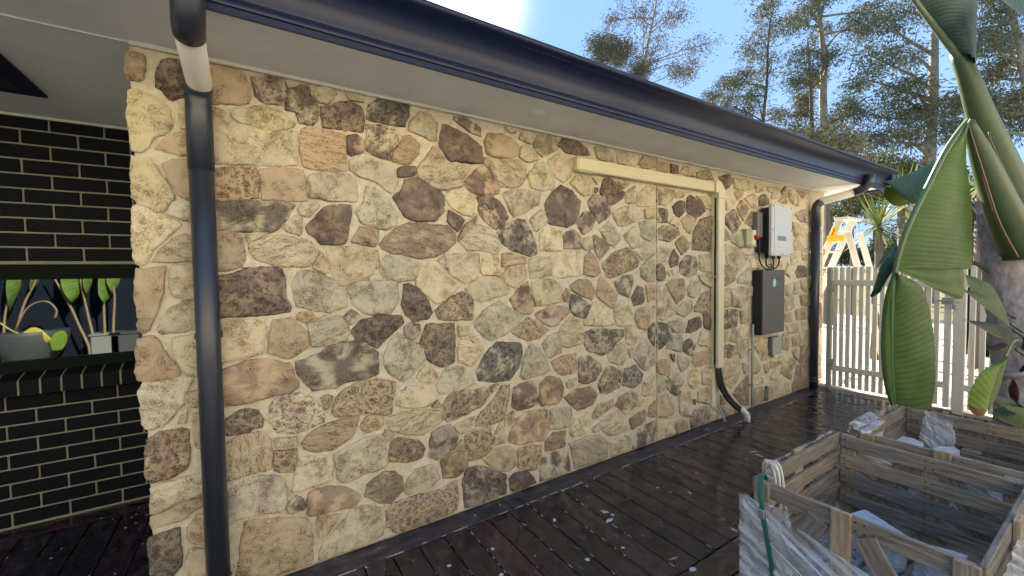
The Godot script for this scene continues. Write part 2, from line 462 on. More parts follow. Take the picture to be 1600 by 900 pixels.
func add_sheet(st, grid, cols = null, uvs = null):     # grid[i][j] of Vector3, smooth sheet
	var ni = grid.size()
	var nj = grid[0].size()
	for i in ni - 1:
		for j in nj - 1:
			var q = [[i, j], [i, j + 1], [i + 1, j + 1], [i, j], [i + 1, j + 1], [i + 1, j]]
			for e in q:
				if cols: st.set_color(cols[e[0]][e[1]])
				st.set_uv(uvs[e[0]][e[1]] if uvs else Vector2(float(e[1]) / (nj - 1), float(e[0]) / (ni - 1)))
				st.add_vertex(grid[e[0]][e[1]])
const STONES := [
["b",196,84,208,81,223,86,223,122,210,122,198,120,194,111,195,96],
["d",252,96,262,91,284,93,291,129,291,148,270,154,262,151,252,140,243,134,244,112],
["y",199,138,214,139,234,146,250,156,264,168,268,196,256,208,238,216,233,226,220,237,205,234,199,180],
["y",278,158,296,154,300,200,282,200],
["t",242,231,256,218,274,208,300,206,304,238,276,241,266,237],
["o",306,96,350,104,382,114,391,144,388,161,337,160,306,158],
["p",393,120,420,116,446,124,449,140,442,163,414,160,402,150],
["y",205,243,212,246,234,246,252,275,272,305,270,312,254,331,244,332,236,325,214,317,207,305,204,270],
["o",255,257,272,250,304,250,306,314,290,313,276,300,262,275],
["c",271,318,285,314,304,320,300,345,277,340,262,333],
["y",206,322,216,318,240,328,272,343,282,352,262,368,250,380,240,390,228,411,212,411,207,398,206,370,205,345],
["t",238,408,250,390,270,372,289,366,304,372,306,406,260,410],
["o",212,421,230,420,257,417,256,435,250,470,243,493,238,498,214,497,212,470,211,440],
["b",215,500,238,500,233,515,220,521,216,515],
["g",266,416,308,411,312,463,272,465,266,455,264,435],
["g",284,472,312,469,314,512,254,521,247,515,252,500,268,482],
["o",214,532,240,527,247,533,256,550,268,565,283,586,260,593,226,597,214,593,212,560],
["y",272,530,316,521,318,588,290,586,274,558,270,545],
["c",224,598,250,598,298,590,299,598,290,615,285,630,275,645,255,665,238,672,228,670,221,662,220,640,217,615],
["t",292,615,314,607,316,636,292,636,289,625],
["c",283,652,291,647,288,660,278,661],
["t",300,648,320,645,322,705,305,700],
["b",228,688,250,678,284,670,294,674,295,722,290,732,264,748,238,752,229,745,227,710],
["c",235,765,255,757,290,748,324,740,326,770,300,779,275,788,245,805,236,803],
["t",237,808,262,800,290,785,325,774,327,784,300,800,285,812,262,818,240,826,236,820],
["t",294,826,305,810,328,800,332,855,305,850,294,840],
["bk",236,842,262,832,280,828,282,850,284,885,272,897,258,905,236,905,233,870,231,846],
["t",296,862,305,858,330,866,332,895,310,897,294,900,293,880],
["g",332,165,350,172,356,181,368,190,390,199,424,204,455,203,464,205,465,257,440,259,400,255,370,255,332,255],
["yg",361,175,371,168,400,166,428,167,445,179,460,192,459,198,424,203,400,197,378,190,364,183],
["o",332,263,365,259,398,258,401,272,404,308,375,312,332,312],
["o",404,266,412,264,450,263,474,265,480,313,440,312,410,311,408,290],
["gk",334,316,370,317,400,314,440,315,459,318,460,323,450,339,432,358,422,363,400,362,380,361,334,358],
["to",334,363,362,361,372,364,378,375,382,390,382,405,378,418,355,422,336,424],
["c",385,366,400,364,418,364,405,371,390,378],
["cg",388,382,402,374,420,369,440,367,465,372,486,377,497,391,490,412,475,417,447,416,420,412,403,405,392,395],
["g",450,346,462,337,472,341,472,360,467,367,450,361,444,354],
["g",465,326,474,318,498,316,499,321,484,338,468,334],
["db",478,356,488,343,496,336,506,325,520,320,548,320,549,336,545,358,541,380,520,382,502,381,494,371,480,364],
["g",484,272,508,269,544,272,558,287,559,304,556,314,520,313,486,308],
["o",470,201,482,198,512,204,540,209,541,267,504,264,476,261,471,250],
["k",450,139,470,133,484,130,486,142,484,148,494,158,496,170,496,186,488,195,468,188,462,175,448,171,448,155],
["g",491,142,502,136,524,140,528,145,512,159,498,160,492,150],
["db",504,166,516,164,530,160,545,158,564,166,569,178,568,206,540,202,505,198],
["c",542,147,568,154,568,159,548,156],
["k",578,162,592,156,620,158,639,163,640,178,632,197,605,193,574,186],
["kg",573,194,592,196,616,202,628,214,622,225,610,238,610,250,592,246,574,234],
["o",612,247,630,214,641,212,656,225,654,240,638,257,615,252],
["od",544,212,558,209,568,220,568,236,550,242,544,238],
["cg",546,250,570,240,592,248,618,256,622,284,612,302,600,294,586,282,564,276,548,266],
["g",574,290,584,290,610,314,622,336,620,350,604,358,580,353,566,348,558,332,566,320],
["d",614,308,630,295,633,280,660,277,680,290,695,305,694,330,680,345,650,345,636,340],
["d",620,264,632,260,650,260,648,274,622,276],
["do",550,378,564,354,578,356,592,360,592,374,586,385,568,382],
["c",513,392,530,386,560,386,590,390,594,404,590,418,578,432,562,440,540,447,524,436,518,420,514,405],
["t",489,418,502,394,510,408,512,424,508,426],
["b",594,380,604,370,620,356,640,348,670,350,700,352,712,365,712,380,698,392,680,402,650,402,622,398,600,390],
["yg",594,412,606,398,630,400,655,410,656,425,650,437,625,440,606,438,595,426],
["g",578,434,586,430,598,437,580,438],
["bd",334,434,372,426,382,419,415,418,440,420,445,440,446,465,453,476,454,488,420,492,380,495,336,496],
["c",338,502,380,500,416,500,415,520,410,552,395,558,340,568],
["t",426,500,456,498,466,508,481,520,482,542,452,561,418,551,422,532],
["o",464,495,472,489,486,490,495,495,478,503,466,500],
["g",458,444,466,426,480,422,512,432,540,452,542,466,542,479,514,488,488,484,466,478,460,466],
["g",482,508,508,495,536,495,545,510,544,532,500,542,488,540,484,524],
["k",538,495,550,484,562,494,548,506],
["g",543,450,564,440,622,440,623,468,612,488,596,491,570,489,552,474],
["d",549,518,566,500,592,494,628,493,631,504,620,516,602,532,590,544,574,535,556,531],
["d",632,446,640,443,655,452,668,468,676,488,668,498,648,502,638,494,630,478],
["p",632,512,642,505,656,507,656,520,645,531,635,524],
["g",601,555,608,536,624,521,645,530,662,548,664,562,650,580,632,598,612,586,602,570],
["gk",462,566,502,552,514,540,556,534,574,540,592,552,592,585,570,594,545,596,525,606,500,610,490,612,476,598,468,585],
["ob",340,582,370,570,400,563,425,563,444,568,452,568,462,592,466,605,455,614,430,618,404,625,372,634,342,634],
["kb",346,664,362,652,376,641,402,642,411,655,409,668,388,674,370,680,348,682],
["pc",421,640,428,628,442,618,470,616,487,622,498,634,509,652,505,660,488,668,466,676,436,677,422,660],
["o",502,623,512,618,520,622,513,638,508,640],
["t",520,645,528,620,540,608,556,602,592,592,619,598,616,620,612,646,604,650,580,645,540,651,524,652],
["t",472,694,480,682,488,676,520,660,560,652,558,668,548,686,520,702,490,708,476,702],
["t",563,668,574,652,590,648,598,655,600,662,592,672,574,676],
["g",430,698,432,686,462,684,466,694,460,701,432,701],
["o",430,706,450,704,463,704,462,725,458,738,430,737,428,728],
["gt",350,696,372,684,395,678,410,676,422,690,424,715,424,735,402,740,380,746,352,754],
["g",524,710,540,702,570,686,590,682,600,692,604,728,590,735,572,740,556,748,542,754,528,752,525,730],
["c",466,724,470,716,500,714,518,716,520,735,518,751,490,760,470,768,458,769,462,745],
["b",609,712,612,695,622,685,640,686,655,690,664,702,660,715,648,721,628,722,610,722],
["c",604,658,612,650,640,643,688,642,694,652,690,660,662,680,630,678,614,672],
["t",598,680,604,672,614,678,610,690],
["c",619,633,624,615,640,604,650,604,670,610,682,622,670,636,640,638],
["o",676,636,684,626,690,636],
["pc",355,768,378,756,400,746,430,745,445,752,448,770,446,790,436,800,402,803,380,808,357,820],
["k",450,790,462,778,475,782,477,790,474,798,452,801,449,797],
["ob",480,804,483,772,496,765,512,762,540,763,558,772,560,784,556,791,552,794,520,798,500,806,484,808],
["t",368,908,374,880,378,848,384,818,400,814,440,811,478,812,486,820,488,850,488,880,460,896,430,908],
["o",497,816,500,808,530,806,520,824,508,836,498,839],
["gc",500,862,508,846,524,832,548,800,566,792,584,790,592,797,596,815,600,835,588,844,560,857,530,868,505,880,500,878],
["b",572,776,576,758,588,748,600,740,616,738,630,748,632,760,626,772,612,788,596,785],
["pt",604,798,615,788,640,778,670,772,690,766,705,755,714,752,718,780,716,797,705,806,671,817,640,828,620,834,606,824],
["g",639,203,642,190,656,174,670,178,684,190,683,218,672,219,660,210],
["d",687,224,692,195,700,193,724,208,742,220,753,230,754,254,738,255,710,250,704,251,694,236],
["k",711,182,726,184,742,191,752,200,752,212,744,210,732,202,720,194,712,188],
["o",758,220,764,208,782,208,800,214,811,226,811,242,800,246,772,244,762,240],
["g",790,198,806,203,806,208,796,206],
["g",812,216,818,205,834,206,832,224,820,220],
["gb",835,224,842,210,856,207,870,214,872,232,858,240,848,245,838,232],
["g",813,245,816,228,828,228,840,240,842,250,826,253],
["c",653,263,658,256,672,238,678,228,686,232,698,250,710,256,716,270,726,288,722,292,686,296,670,287,654,275],
["do",728,284,742,268,754,258,770,272,782,290,780,302,758,304,740,301,730,292],
["g",712,257,736,259,724,282],
["g",758,246,767,246,766,260,758,256],
["co",768,248,810,249,824,256,822,278,814,290,802,293,784,291,776,280,766,264],
["yg",826,274,840,254,854,254,866,276,868,295,850,298,832,293],
["c",857,250,876,240,894,248,900,266,892,278,880,284,870,277,860,262],
["y",697,310,702,297,742,303,746,318,744,332,738,338,722,333,706,322],
["do",746,307,766,307,780,314,790,326,795,340,786,354,776,357,766,352,750,334],
["c",786,302,802,296,846,298,847,310,842,320,822,331,804,340,800,332,792,314],
["d",853,320,862,302,878,289,894,298,908,315,906,330,900,348,888,354,862,351,856,346],
["g",830,342,846,328,853,332,855,348,842,360,836,358],
["d",700,346,702,328,726,344,716,362],
["b",716,372,726,354,746,337,745,344,726,372,717,377],
["c",720,379,734,360,748,346,762,356,778,366,784,384,778,398,754,391,734,392],
["k",778,364,794,350,812,342,820,343,832,364,840,390,839,398,828,400,800,390,786,380],
["c",843,365,858,356,878,357,880,391,862,392,846,391],
["g",696,398,720,396,748,396,748,422,742,438,728,444,704,428,698,416],
["c",652,438,662,410,684,408,698,426,718,446,710,456,694,472,682,473,666,460,652,446],
["g",685,406,692,402,696,420,691,416],
["y",752,422,756,404,766,400,784,404,782,430,766,430,756,428],
["t",786,396,808,396,822,402,824,412,802,412,786,417],
["t",783,432,796,416,820,415,824,428,820,438,806,450,796,446,788,438],
["y",728,452,750,434,780,433,798,452,792,460,754,472,742,468],
["c",828,404,845,401,862,402,863,430,846,433,829,434],
["y",832,442,850,436,866,436,878,448,878,472,852,476,838,478,834,460],
["do",798,468,812,450,826,440,830,454,835,476,832,488,828,491,810,488,802,478],
["b",681,486,704,466,724,456,739,468,740,494,738,500,688,500],
["cg",742,504,758,486,782,470,796,480,820,494,806,510,788,524,768,532,754,524,744,512],
["o",800,520,828,496,844,504,858,516,842,528,826,532,814,528],
["p",839,490,862,478,888,479,890,490,870,509,860,510,840,498],
["kb",656,540,668,508,690,506,711,506,712,528,710,566,690,574,670,564,662,548],
["c",716,546,724,528,740,523,754,536,748,556,740,572,718,566],
["y",716,508,732,510,732,520,718,526],
["k",746,580,762,550,778,535,814,536,817,550,812,574,796,594,770,597,750,595],
["g",814,588,822,554,830,538,846,545,862,578,846,586,820,593],
["c",848,538,858,526,872,520,877,526,878,550,860,561],
["c",652,590,666,570,682,582,684,590,676,598,660,596],
["c",684,602,700,574,724,574,738,590,744,600,710,612,696,617,686,612],
["b",694,632,704,618,720,612,744,610,764,604,766,618,752,636,732,646,712,656,700,660,696,656],
["t",768,604,778,600,770,614],
["to",742,664,752,645,768,632,784,604,798,602,798,618,792,640,786,656,768,664,750,666],
["pd",804,606,822,598,842,594,842,630,830,637,810,641,801,636],
["b",845,600,858,588,876,592,882,606,880,618,872,630,848,634,845,628],
["p",671,710,676,676,690,668,704,664,716,686,706,706,684,720,672,716],
["c",712,666,742,652,740,668,722,678,716,674],
["t",710,702,722,688,726,698,716,703],
["b",690,722,698,712,730,704,730,732,716,746,694,748],
["t",728,682,742,674,768,668,770,686,770,702,750,718,732,720],
["g",774,680,782,662,790,678,790,692,772,694],
["c",790,652,802,644,802,664,790,666],
["tb",796,686,806,656,830,642,856,640,858,676,850,688,810,695,798,692],
["og",756,718,774,702,794,698,808,704,806,728,798,737,780,736,766,728],
["o",811,702,830,697,848,697,846,720,838,735,811,734],
["pd",724,752,732,732,750,728,776,738,792,742,791,772,760,784,742,794,728,796],
["d",796,750,806,740,826,737,840,754,838,760,800,771],
["ck",844,742,848,718,868,708,888,708,891,736,864,748,846,756],
["c",632,768,640,748,652,734,680,726,688,748,668,764,640,774],
["d",873,226,880,216,904,220,918,230,923,242,908,242,886,238],
["g",930,230,946,230,958,240,963,252,944,250,934,246],
["g",964,236,980,238,988,246,989,257,968,255],
["t",998,256,1008,243,1025,248,1026,262,1006,262],
["o",1030,252,1046,256,1046,268,1030,266],
["d",1049,256,1061,259,1061,271,1049,269],
["t",1064,270,1070,261,1080,260,1086,266,1086,276],
["t",1089,269,1106,266,1118,281,1090,278],
["y",892,286,900,274,924,276,930,290,928,302,914,306,906,300],
["o",927,278,940,280,934,288],
["k",930,294,935,293,935,299,930,300],
["d",939,300,944,282,952,278,964,286,976,300,974,310,956,321,946,312],
["t",966,282,986,286,976,295],
["g",978,302,993,290,993,318,979,316],
["c",996,314,998,302,1012,292,1024,292,1024,322,998,322],
["bg",1028,292,1056,297,1056,308,1042,321,1028,318],
["c",1059,300,1076,300,1068,308,1058,309],
["d",1052,322,1064,313,1072,315,1072,330,1064,338,1057,336],
["d",1075,310,1080,304,1094,314,1104,330,1088,341,1075,332],
["c",1089,306,1113,310,1114,328,1105,326,1098,316],
["dp",920,314,930,304,944,308,956,324,955,336,938,348,930,338,922,324],
["dp",903,348,914,330,924,332,930,346,926,358,914,366,906,358],
["c",958,330,984,320,1005,327,1006,340,980,352,968,353,962,342],
["o",1008,327,1024,326,1024,341,1010,341],
["k",1028,330,1032,325,1042,327,1045,338,1044,347,1028,347],
["g",1000,346,1024,346,1024,372,1016,376,1002,368],
["tb",1028,360,1036,352,1062,355,1064,366,1048,377,1028,374],
["c",1046,348,1056,339,1064,350,1058,353],
["t",1066,344,1076,335,1087,343,1080,366,1070,356],
["b",1082,390,1084,362,1096,343,1114,337,1116,393],
["t",1056,380,1068,367,1079,379,1078,388,1066,398],
["d",1047,408,1054,389,1061,402,1060,414,1050,418],
["gk",1063,412,1074,399,1088,401,1091,414,1090,428,1076,433,1063,426],
["c",1094,398,1115,398,1116,426,1094,422],
["g",938,358,954,347,970,366,970,374,962,386,950,380],
["c",976,368,992,354,998,358,999,386,990,388,982,378],
["b",926,372,930,367,944,374,954,387,938,406,932,394],
["p",881,388,882,364,898,359,910,370,908,388],
["c",911,386,914,372,924,372,928,388,918,391],
["c",864,400,870,395,912,393,911,430,880,434,865,432],
["to",913,428,916,400,924,394,934,404,940,426,930,432],
["ob",942,412,960,395,980,387,988,391,1000,408,996,418,956,435,948,430],
["g",992,391,1008,378,1024,378,1024,398,1006,408],
["g",1002,418,1016,404,1024,406,1024,440,1012,440,1004,432],
["c",1028,388,1050,387,1048,396,1040,408,1028,407],
["b",1028,412,1036,412,1042,428,1040,438,1028,439],
["c",1045,424,1058,421,1061,428,1048,433],
["t",1042,444,1052,437,1070,436,1073,454,1070,464,1059,476,1048,456],
["t",893,446,906,437,920,438,932,454,926,469,908,461,896,455],
["o",881,460,886,452,892,454,889,471,883,470],
["gk",891,470,895,459,910,467,922,478,914,497,902,494,893,486],
["t",932,460,940,430,952,443,966,460,960,482,954,480,940,468],
["c",914,508,920,484,930,470,952,484,964,508,944,510],
["gk",962,440,976,432,990,429,991,440,984,464,968,458],
["d",988,466,998,447,1006,450,1008,472,992,478],
["o",1010,446,1024,445,1024,468,1014,472],
["y",961,487,968,474,984,477,989,490,988,508,972,510,965,508],
["go",993,498,996,484,1012,479,1024,479,1022,496,1010,514,1000,513],
["cp",1028,447,1040,447,1056,472,1056,490,1040,500,1028,498],
["g",1058,484,1068,473,1082,469,1084,484,1072,495,1058,490],
["g",1076,452,1082,437,1092,440,1097,452,1086,465,1077,462],
["t",1087,480,1098,459,1108,455,1115,466,1115,484,1098,488,1087,487],
["g",1092,430,1115,428,1116,452,1098,442],
["kg",914,520,930,514,976,515,976,526,962,538,948,553,944,555,920,548,915,540],
["c",876,514,888,499,900,495,908,499,913,518,911,536,888,542,878,540],
["c",978,511,990,511,1004,518,1009,528,998,534,988,540,980,536],
["g",950,556,960,543,978,533,980,560,974,571,955,566],
["pc",992,558,998,540,1013,533,1024,545,1024,568,1010,580,1000,572],
["c",982,546,991,545,987,559],
["k",1014,514,1024,504,1024,542,1016,530],
["k",1028,503,1044,507,1051,520,1043,536,1034,546,1028,544],
["g",1045,503,1066,498,1073,504,1066,520,1053,517],
["d",1073,520,1078,501,1094,495,1099,504,1096,512,1080,520],
["d",1100,490,1108,489,1115,500,1115,517,1102,512],
["gp",1043,544,1052,525,1065,523,1067,536,1065,550],
["k",1070,536,1078,529,1088,540,1082,556,1069,550],
["c",1091,538,1098,517,1116,522,1116,544],
["d",1048,553,1056,555,1054,566],
["g",1059,562,1061,555,1081,563,1078,572,1066,581],
["o",1083,568,1087,553,1106,549,1115,558,1106,568,1088,574],
["o",1028,566,1040,561,1048,572,1039,586,1028,582],
["g",1050,575,1062,585,1070,596,1064,605,1052,601,1045,589],
["gk",1042,606,1043,593,1058,605,1065,612,1058,619],
["p",974,602,978,577,994,571,1006,584,1003,598,990,606],
["g",1005,616,1007,597,1024,586,1024,616,1010,619],
["g",1028,586,1040,591,1041,608,1030,616],
["b",936,602,948,575,956,573,974,581,970,606,948,615,940,614],
["kt",906,598,906,559,924,557,938,567,942,577,928,594,918,599],
["o",862,566,878,557,900,553,902,576,894,585,878,586,867,576],
["g",886,597,904,591,904,600,888,607],
["b",884,622,900,609,924,605,935,616,928,632,904,642,892,632],
["t",927,648,936,633,959,624,961,634,940,648,930,655],
["gb",963,634,968,621,988,611,999,617,998,632,978,648,972,640],
["c",1000,636,1000,627,1024,620,1020,630],
["o",1013,650,1018,634,1025,626,1025,652],
["o",1028,621,1044,616,1054,632,1053,648,1040,652,1028,651],
["g",860,641,880,638,893,637,895,650,890,668,861,672],
["y",891,676,900,653,912,646,925,658,922,670,908,680,896,683],
["g",927,670,938,661,939,672,929,676],
["cg",941,657,964,642,970,642,983,672,964,678,954,681,943,674],
["b",985,655,1009,640,1009,654,989,672],
["gk",990,704,992,690,1001,671,1023,658,1025,662,1024,694,1006,700],
["c",1028,661,1054,656,1057,680,1028,690],
["o",1058,661,1066,656,1076,659,1078,672,1059,680],
["b",854,690,866,677,885,674,882,698,853,706],
["tp",896,710,890,693,904,689,920,683,936,681,951,690,950,720,928,726,900,736],
["c",955,691,980,681,987,687,987,706,957,716],
["y",1077,600,1081,579,1094,577,1096,596,1084,608],
["c",1098,579,1116,571,1116,600,1100,602],
["co",1062,624,1066,611,1080,613,1082,630,1077,650,1064,648],
["k",1084,625,1088,625,1087,632],
["c",1092,611,1115,605,1115,632,1092,628],
["p",1080,654,1086,641,1106,635,1110,641,1108,660,1081,671],
["c",1110,660,1111,643,1126,643,1126,654],
["d",1124,276,1142,273,1145,286,1136,296],
["c",1147,278,1178,284,1178,296,1160,297,1149,294],
["t",1149,302,1158,296,1161,303,1154,311],
["c",1181,288,1196,290,1198,298,1184,300],
["t",1199,291,1220,294,1218,299,1203,300],
["b",1222,299,1228,292,1231,302,1224,304],
["c",1137,312,1151,316,1137,328],
["c",1165,310,1180,303,1184,316,1179,325,1172,320],
["d",1187,309,1194,304,1203,311,1202,319,1188,321],
["g",1206,311,1210,297,1220,298,1217,308],
["o",1217,314,1229,306,1231,318],
["b",1153,324,1160,313,1172,326,1163,345,1158,336],
["dp",1135,338,1148,327,1159,348,1153,360,1146,362,1136,350],
["b",1165,348,1176,331,1184,335,1183,356],
["c",1234,296,1246,306,1257,320,1255,324,1240,318,1234,310],
["o",1246,297,1260,301,1256,310],
["p",1243,334,1260,327,1263,348,1252,345],
["b",1132,355,1140,365,1140,374,1132,376],
["g",1143,368,1164,357,1166,378,1160,387,1145,378],
["gc",1134,381,1160,391,1171,402,1154,427,1137,410],
["b",1131,413,1140,416,1150,430,1149,438,1132,447],
["g",1153,436,1170,419,1175,423,1173,442,1155,442],
["t",1131,454,1142,451,1140,478,1132,480],
["cp",1144,453,1168,447,1170,468,1160,480,1145,478],
["y",1171,451,1176,449,1177,462,1171,464],
["k",1131,485,1152,484,1154,494,1152,510,1131,514],
["y",1157,485,1172,483,1173,502,1160,505],
["b",1140,532,1144,519,1149,513,1154,520,1153,534],
["c",1132,517,1141,515,1138,532,1132,536],
["dp",1131,548,1136,539,1150,541,1150,547,1142,558,1132,558],
["c",1157,513,1172,511,1172,524,1158,527],
["c",1154,535,1171,529,1171,548,1160,560,1154,550],
["c",1132,596,1132,570,1152,551,1159,568,1155,590,1144,607],
["g",1161,569,1171,565,1170,580,1165,584],
["b",1147,615,1170,586,1171,634,1160,632],
["b",1128,618,1139,627,1128,632],
["c",1128,636,1144,629,1148,645,1136,651],
["t",1147,637,1157,641,1151,647],
["y",1179,540,1188,527,1200,529,1198,546,1188,553],
["c",1176,555,1180,557,1191,574,1184,584,1177,582],
["g",1191,564,1196,547,1200,549,1200,560],
["c",1177,602,1178,587,1195,591,1193,598],
["b",1177,609,1192,605,1194,628,1178,635],
["k",1197,605,1202,603,1200,625,1196,625],
["t",1195,571,1203,568,1202,580,1198,583],
["o",1205,565,1216,564,1216,572,1207,575],
["c",1205,588,1218,575,1220,588,1207,593],
["c",1203,622,1206,599,1218,593,1233,599,1236,612],
["b",1239,606,1247,571,1260,571,1261,604,1240,613],
["t",1223,573,1232,570,1239,582,1237,593,1222,583],
["b",1249,566,1252,543,1261,543,1261,568],
["c",1239,548,1250,543,1247,563,1242,557],
["t",1223,544,1224,523,1232,520,1236,532,1232,548],
["c",1239,527,1249,526,1249,540,1240,541],
["c",1251,519,1262,519,1262,540,1252,540],
["g",1232,569,1237,559,1242,567,1238,577],
["c",1219,558,1229,551,1229,566,1219,568],
["c",1229,508,1248,505,1250,519,1234,521],
["g",1228,490,1238,489,1238,502,1229,503],
["t",1244,485,1260,481,1262,498,1246,500],
["g",1228,467,1240,463,1243,480,1230,486],
["b",1251,462,1261,461,1262,478,1254,476],
["g",1229,447,1240,443,1240,460,1230,462],
["t",1252,438,1262,437,1262,456,1254,452],
["k",1244,426,1250,415,1262,417,1262,432,1248,434],
["c",1228,426,1232,411,1236,413,1236,434],
["g",1242,443,1249,441,1249,458,1242,460],
["c",1254,502,1262,501,1262,516,1254,514],
["g",1242,380,1246,371,1258,369,1256,388,1244,391],
["t",1254,394,1262,388,1262,406,1256,406],
["c",1240,347,1250,351,1251,366,1242,369],
["c",1253,351,1263,353,1262,366,1254,367],
["c",1237,395,1248,395,1248,408,1238,415],
["y",1173,406,1180,403,1190,410,1190,420,1175,418],
["c",1206,404,1222,402,1224,418,1208,420],
["k",1192,345,1206,345,1206,380,1192,380],
["t",1210,345,1232,345,1232,380,1210,380],
["g",1182,430,1200,428,1202,460,1184,462],
["c",1204,430,1222,430,1222,462,1206,464],
["b",1182,468,1200,466,1202,500,1184,505],
["c",1206,470,1222,468,1222,505,1206,510],
["c",1266,330,1284,332,1284,356,1266,358],
["t",1266,362,1285,360,1285,392,1266,390],
["g",1266,396,1285,396,1285,430,1266,430],
["c",1266,436,1285,434,1285,470,1266,472],
["b",1266,478,1285,474,1285,512,1266,510],
["c",1266,518,1285,516,1285,552,1266,548],
["t",1266,556,1285,556,1285,590,1266,590],
]

# ---------------------------------------------------------------- ground, deck
func flat(called, x0, x1, z0, z1, y, material) -> MeshInstance3D:
	var st = begin()
	quad(st, Vector3(x0, y, z0), Vector3(x0, y, z1), Vector3(x1, y, z1), Vector3(x1, y, z0))
	return structure(called, done(st), material)

func build_ground():
	flat("ground", -150.0, 200.0, -200.0, 150.0, -0.22, M.lawn)
	flat("driveway", 6.02, 16.0, -6.0, 8.0, -0.03, M.concrete)
	flat("garden_path", -12.0, 6.0, 2.62, 5.35, -0.05, M.concrete)
	flat("planting_bed", -12.0, 6.0, 5.35, 5.9, -0.046, M.soil)
	flat("plant_bed", 3.66, 5.9, 1.6, 2.62, 0.012, M.soil)

func build_deck():
	var deck = Node3D.new()
	deck.name = "deck"
	add_child(deck)
	deck.set_meta("kind", "structure")
	var under = box_part("underside", Vector3(-3.0, -0.2, -1.31), Vector3(6.0, -0.032, 2.6), M.deck_under, deck, 0.001)
	under.set_meta("kind", "structure")
	var short = box_mesh(Vector3(0.1365, 0.024, 0.905), 0.003)
	var long = box_mesh(Vector3(0.1365, 0.024, 2.235), 0.003)
	var back = box_mesh(Vector3(0.1365, 0.024, 1.38), 0.003)
	var pitch = 0.143
	var x = 0.88 - pitch * 27 + pitch * 0.5
	var k = 0
	while x < 5.95:
		var m = M["deck_%d" % [0, 1, 2, 1, 4, 2, 1, 0, 2, 4, 3, 1, 2][(k * 7 + k / 3) % 13]]
		var dy = rng.randf_range(-0.0012, 0.0012) - 0.012
		if x < -0.46:
			part("board", long, m, deck, Transform3D(Basis(), Vector3(x, dy, -0.055)))
		else:
			part("board", short, m, deck, Transform3D(Basis(), Vector3(x, dy, 0.613)))
		m = M["deck_%d" % (rng.randi() % 5)]
		if x < 3.6:
			part("board", back, m, deck, Transform3D(Basis(), Vector3(x, dy, 1.907)))
		elif x < 5.93:
			part("board", back, m, deck, Transform3D(Basis(), Vector3(x, dy, 1.907)))
		x += pitch
		k += 1
	for row in [[0.004, 0.155, -0.372, [1.35, 3.1, 4.62, 5.94]], [1.071, 1.211, -3.0, [-1.2, 0.7, 2.6, 4.4, 5.94]], [-1.316, -1.178, -3.0, [-1.6, -0.38]]]:
		var x0 = row[2]
		for e in row[3]:
			box_part("border_board", Vector3(x0, -0.025, row[0]), Vector3(e - 0.003, 0.0005, row[1]), M.deck_dusty if row[0] == 0.004 else M["deck_along_%d" % [0, 3, 1, 2, 4][rng.randi() % 5]], deck)
			x0 = e
	# threshold strip under the gate, the sunlight on it put into its pale colour
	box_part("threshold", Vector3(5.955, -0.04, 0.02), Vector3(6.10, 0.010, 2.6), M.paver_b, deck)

# ---------------------------------------------------------------- stone wall
const TONE := {"c": [0.62, 0.545, 0.370], "y": [0.62, 0.540, 0.330], "t": [0.51, 0.415, 0.262], "g": [0.52, 0.468, 0.330], "o": [0.51, 0.385, 0.245],
	"b": [0.32, 0.245, 0.168], "d": [0.19, 0.142, 0.115], "k": [0.19, 0.168, 0.136], "p": [0.46, 0.375, 0.290]}
const MATE := {"c": "t", "y": "c", "t": "o", "g": "c", "o": "t", "b": "t", "d": "b", "k": "g", "p": "d"}

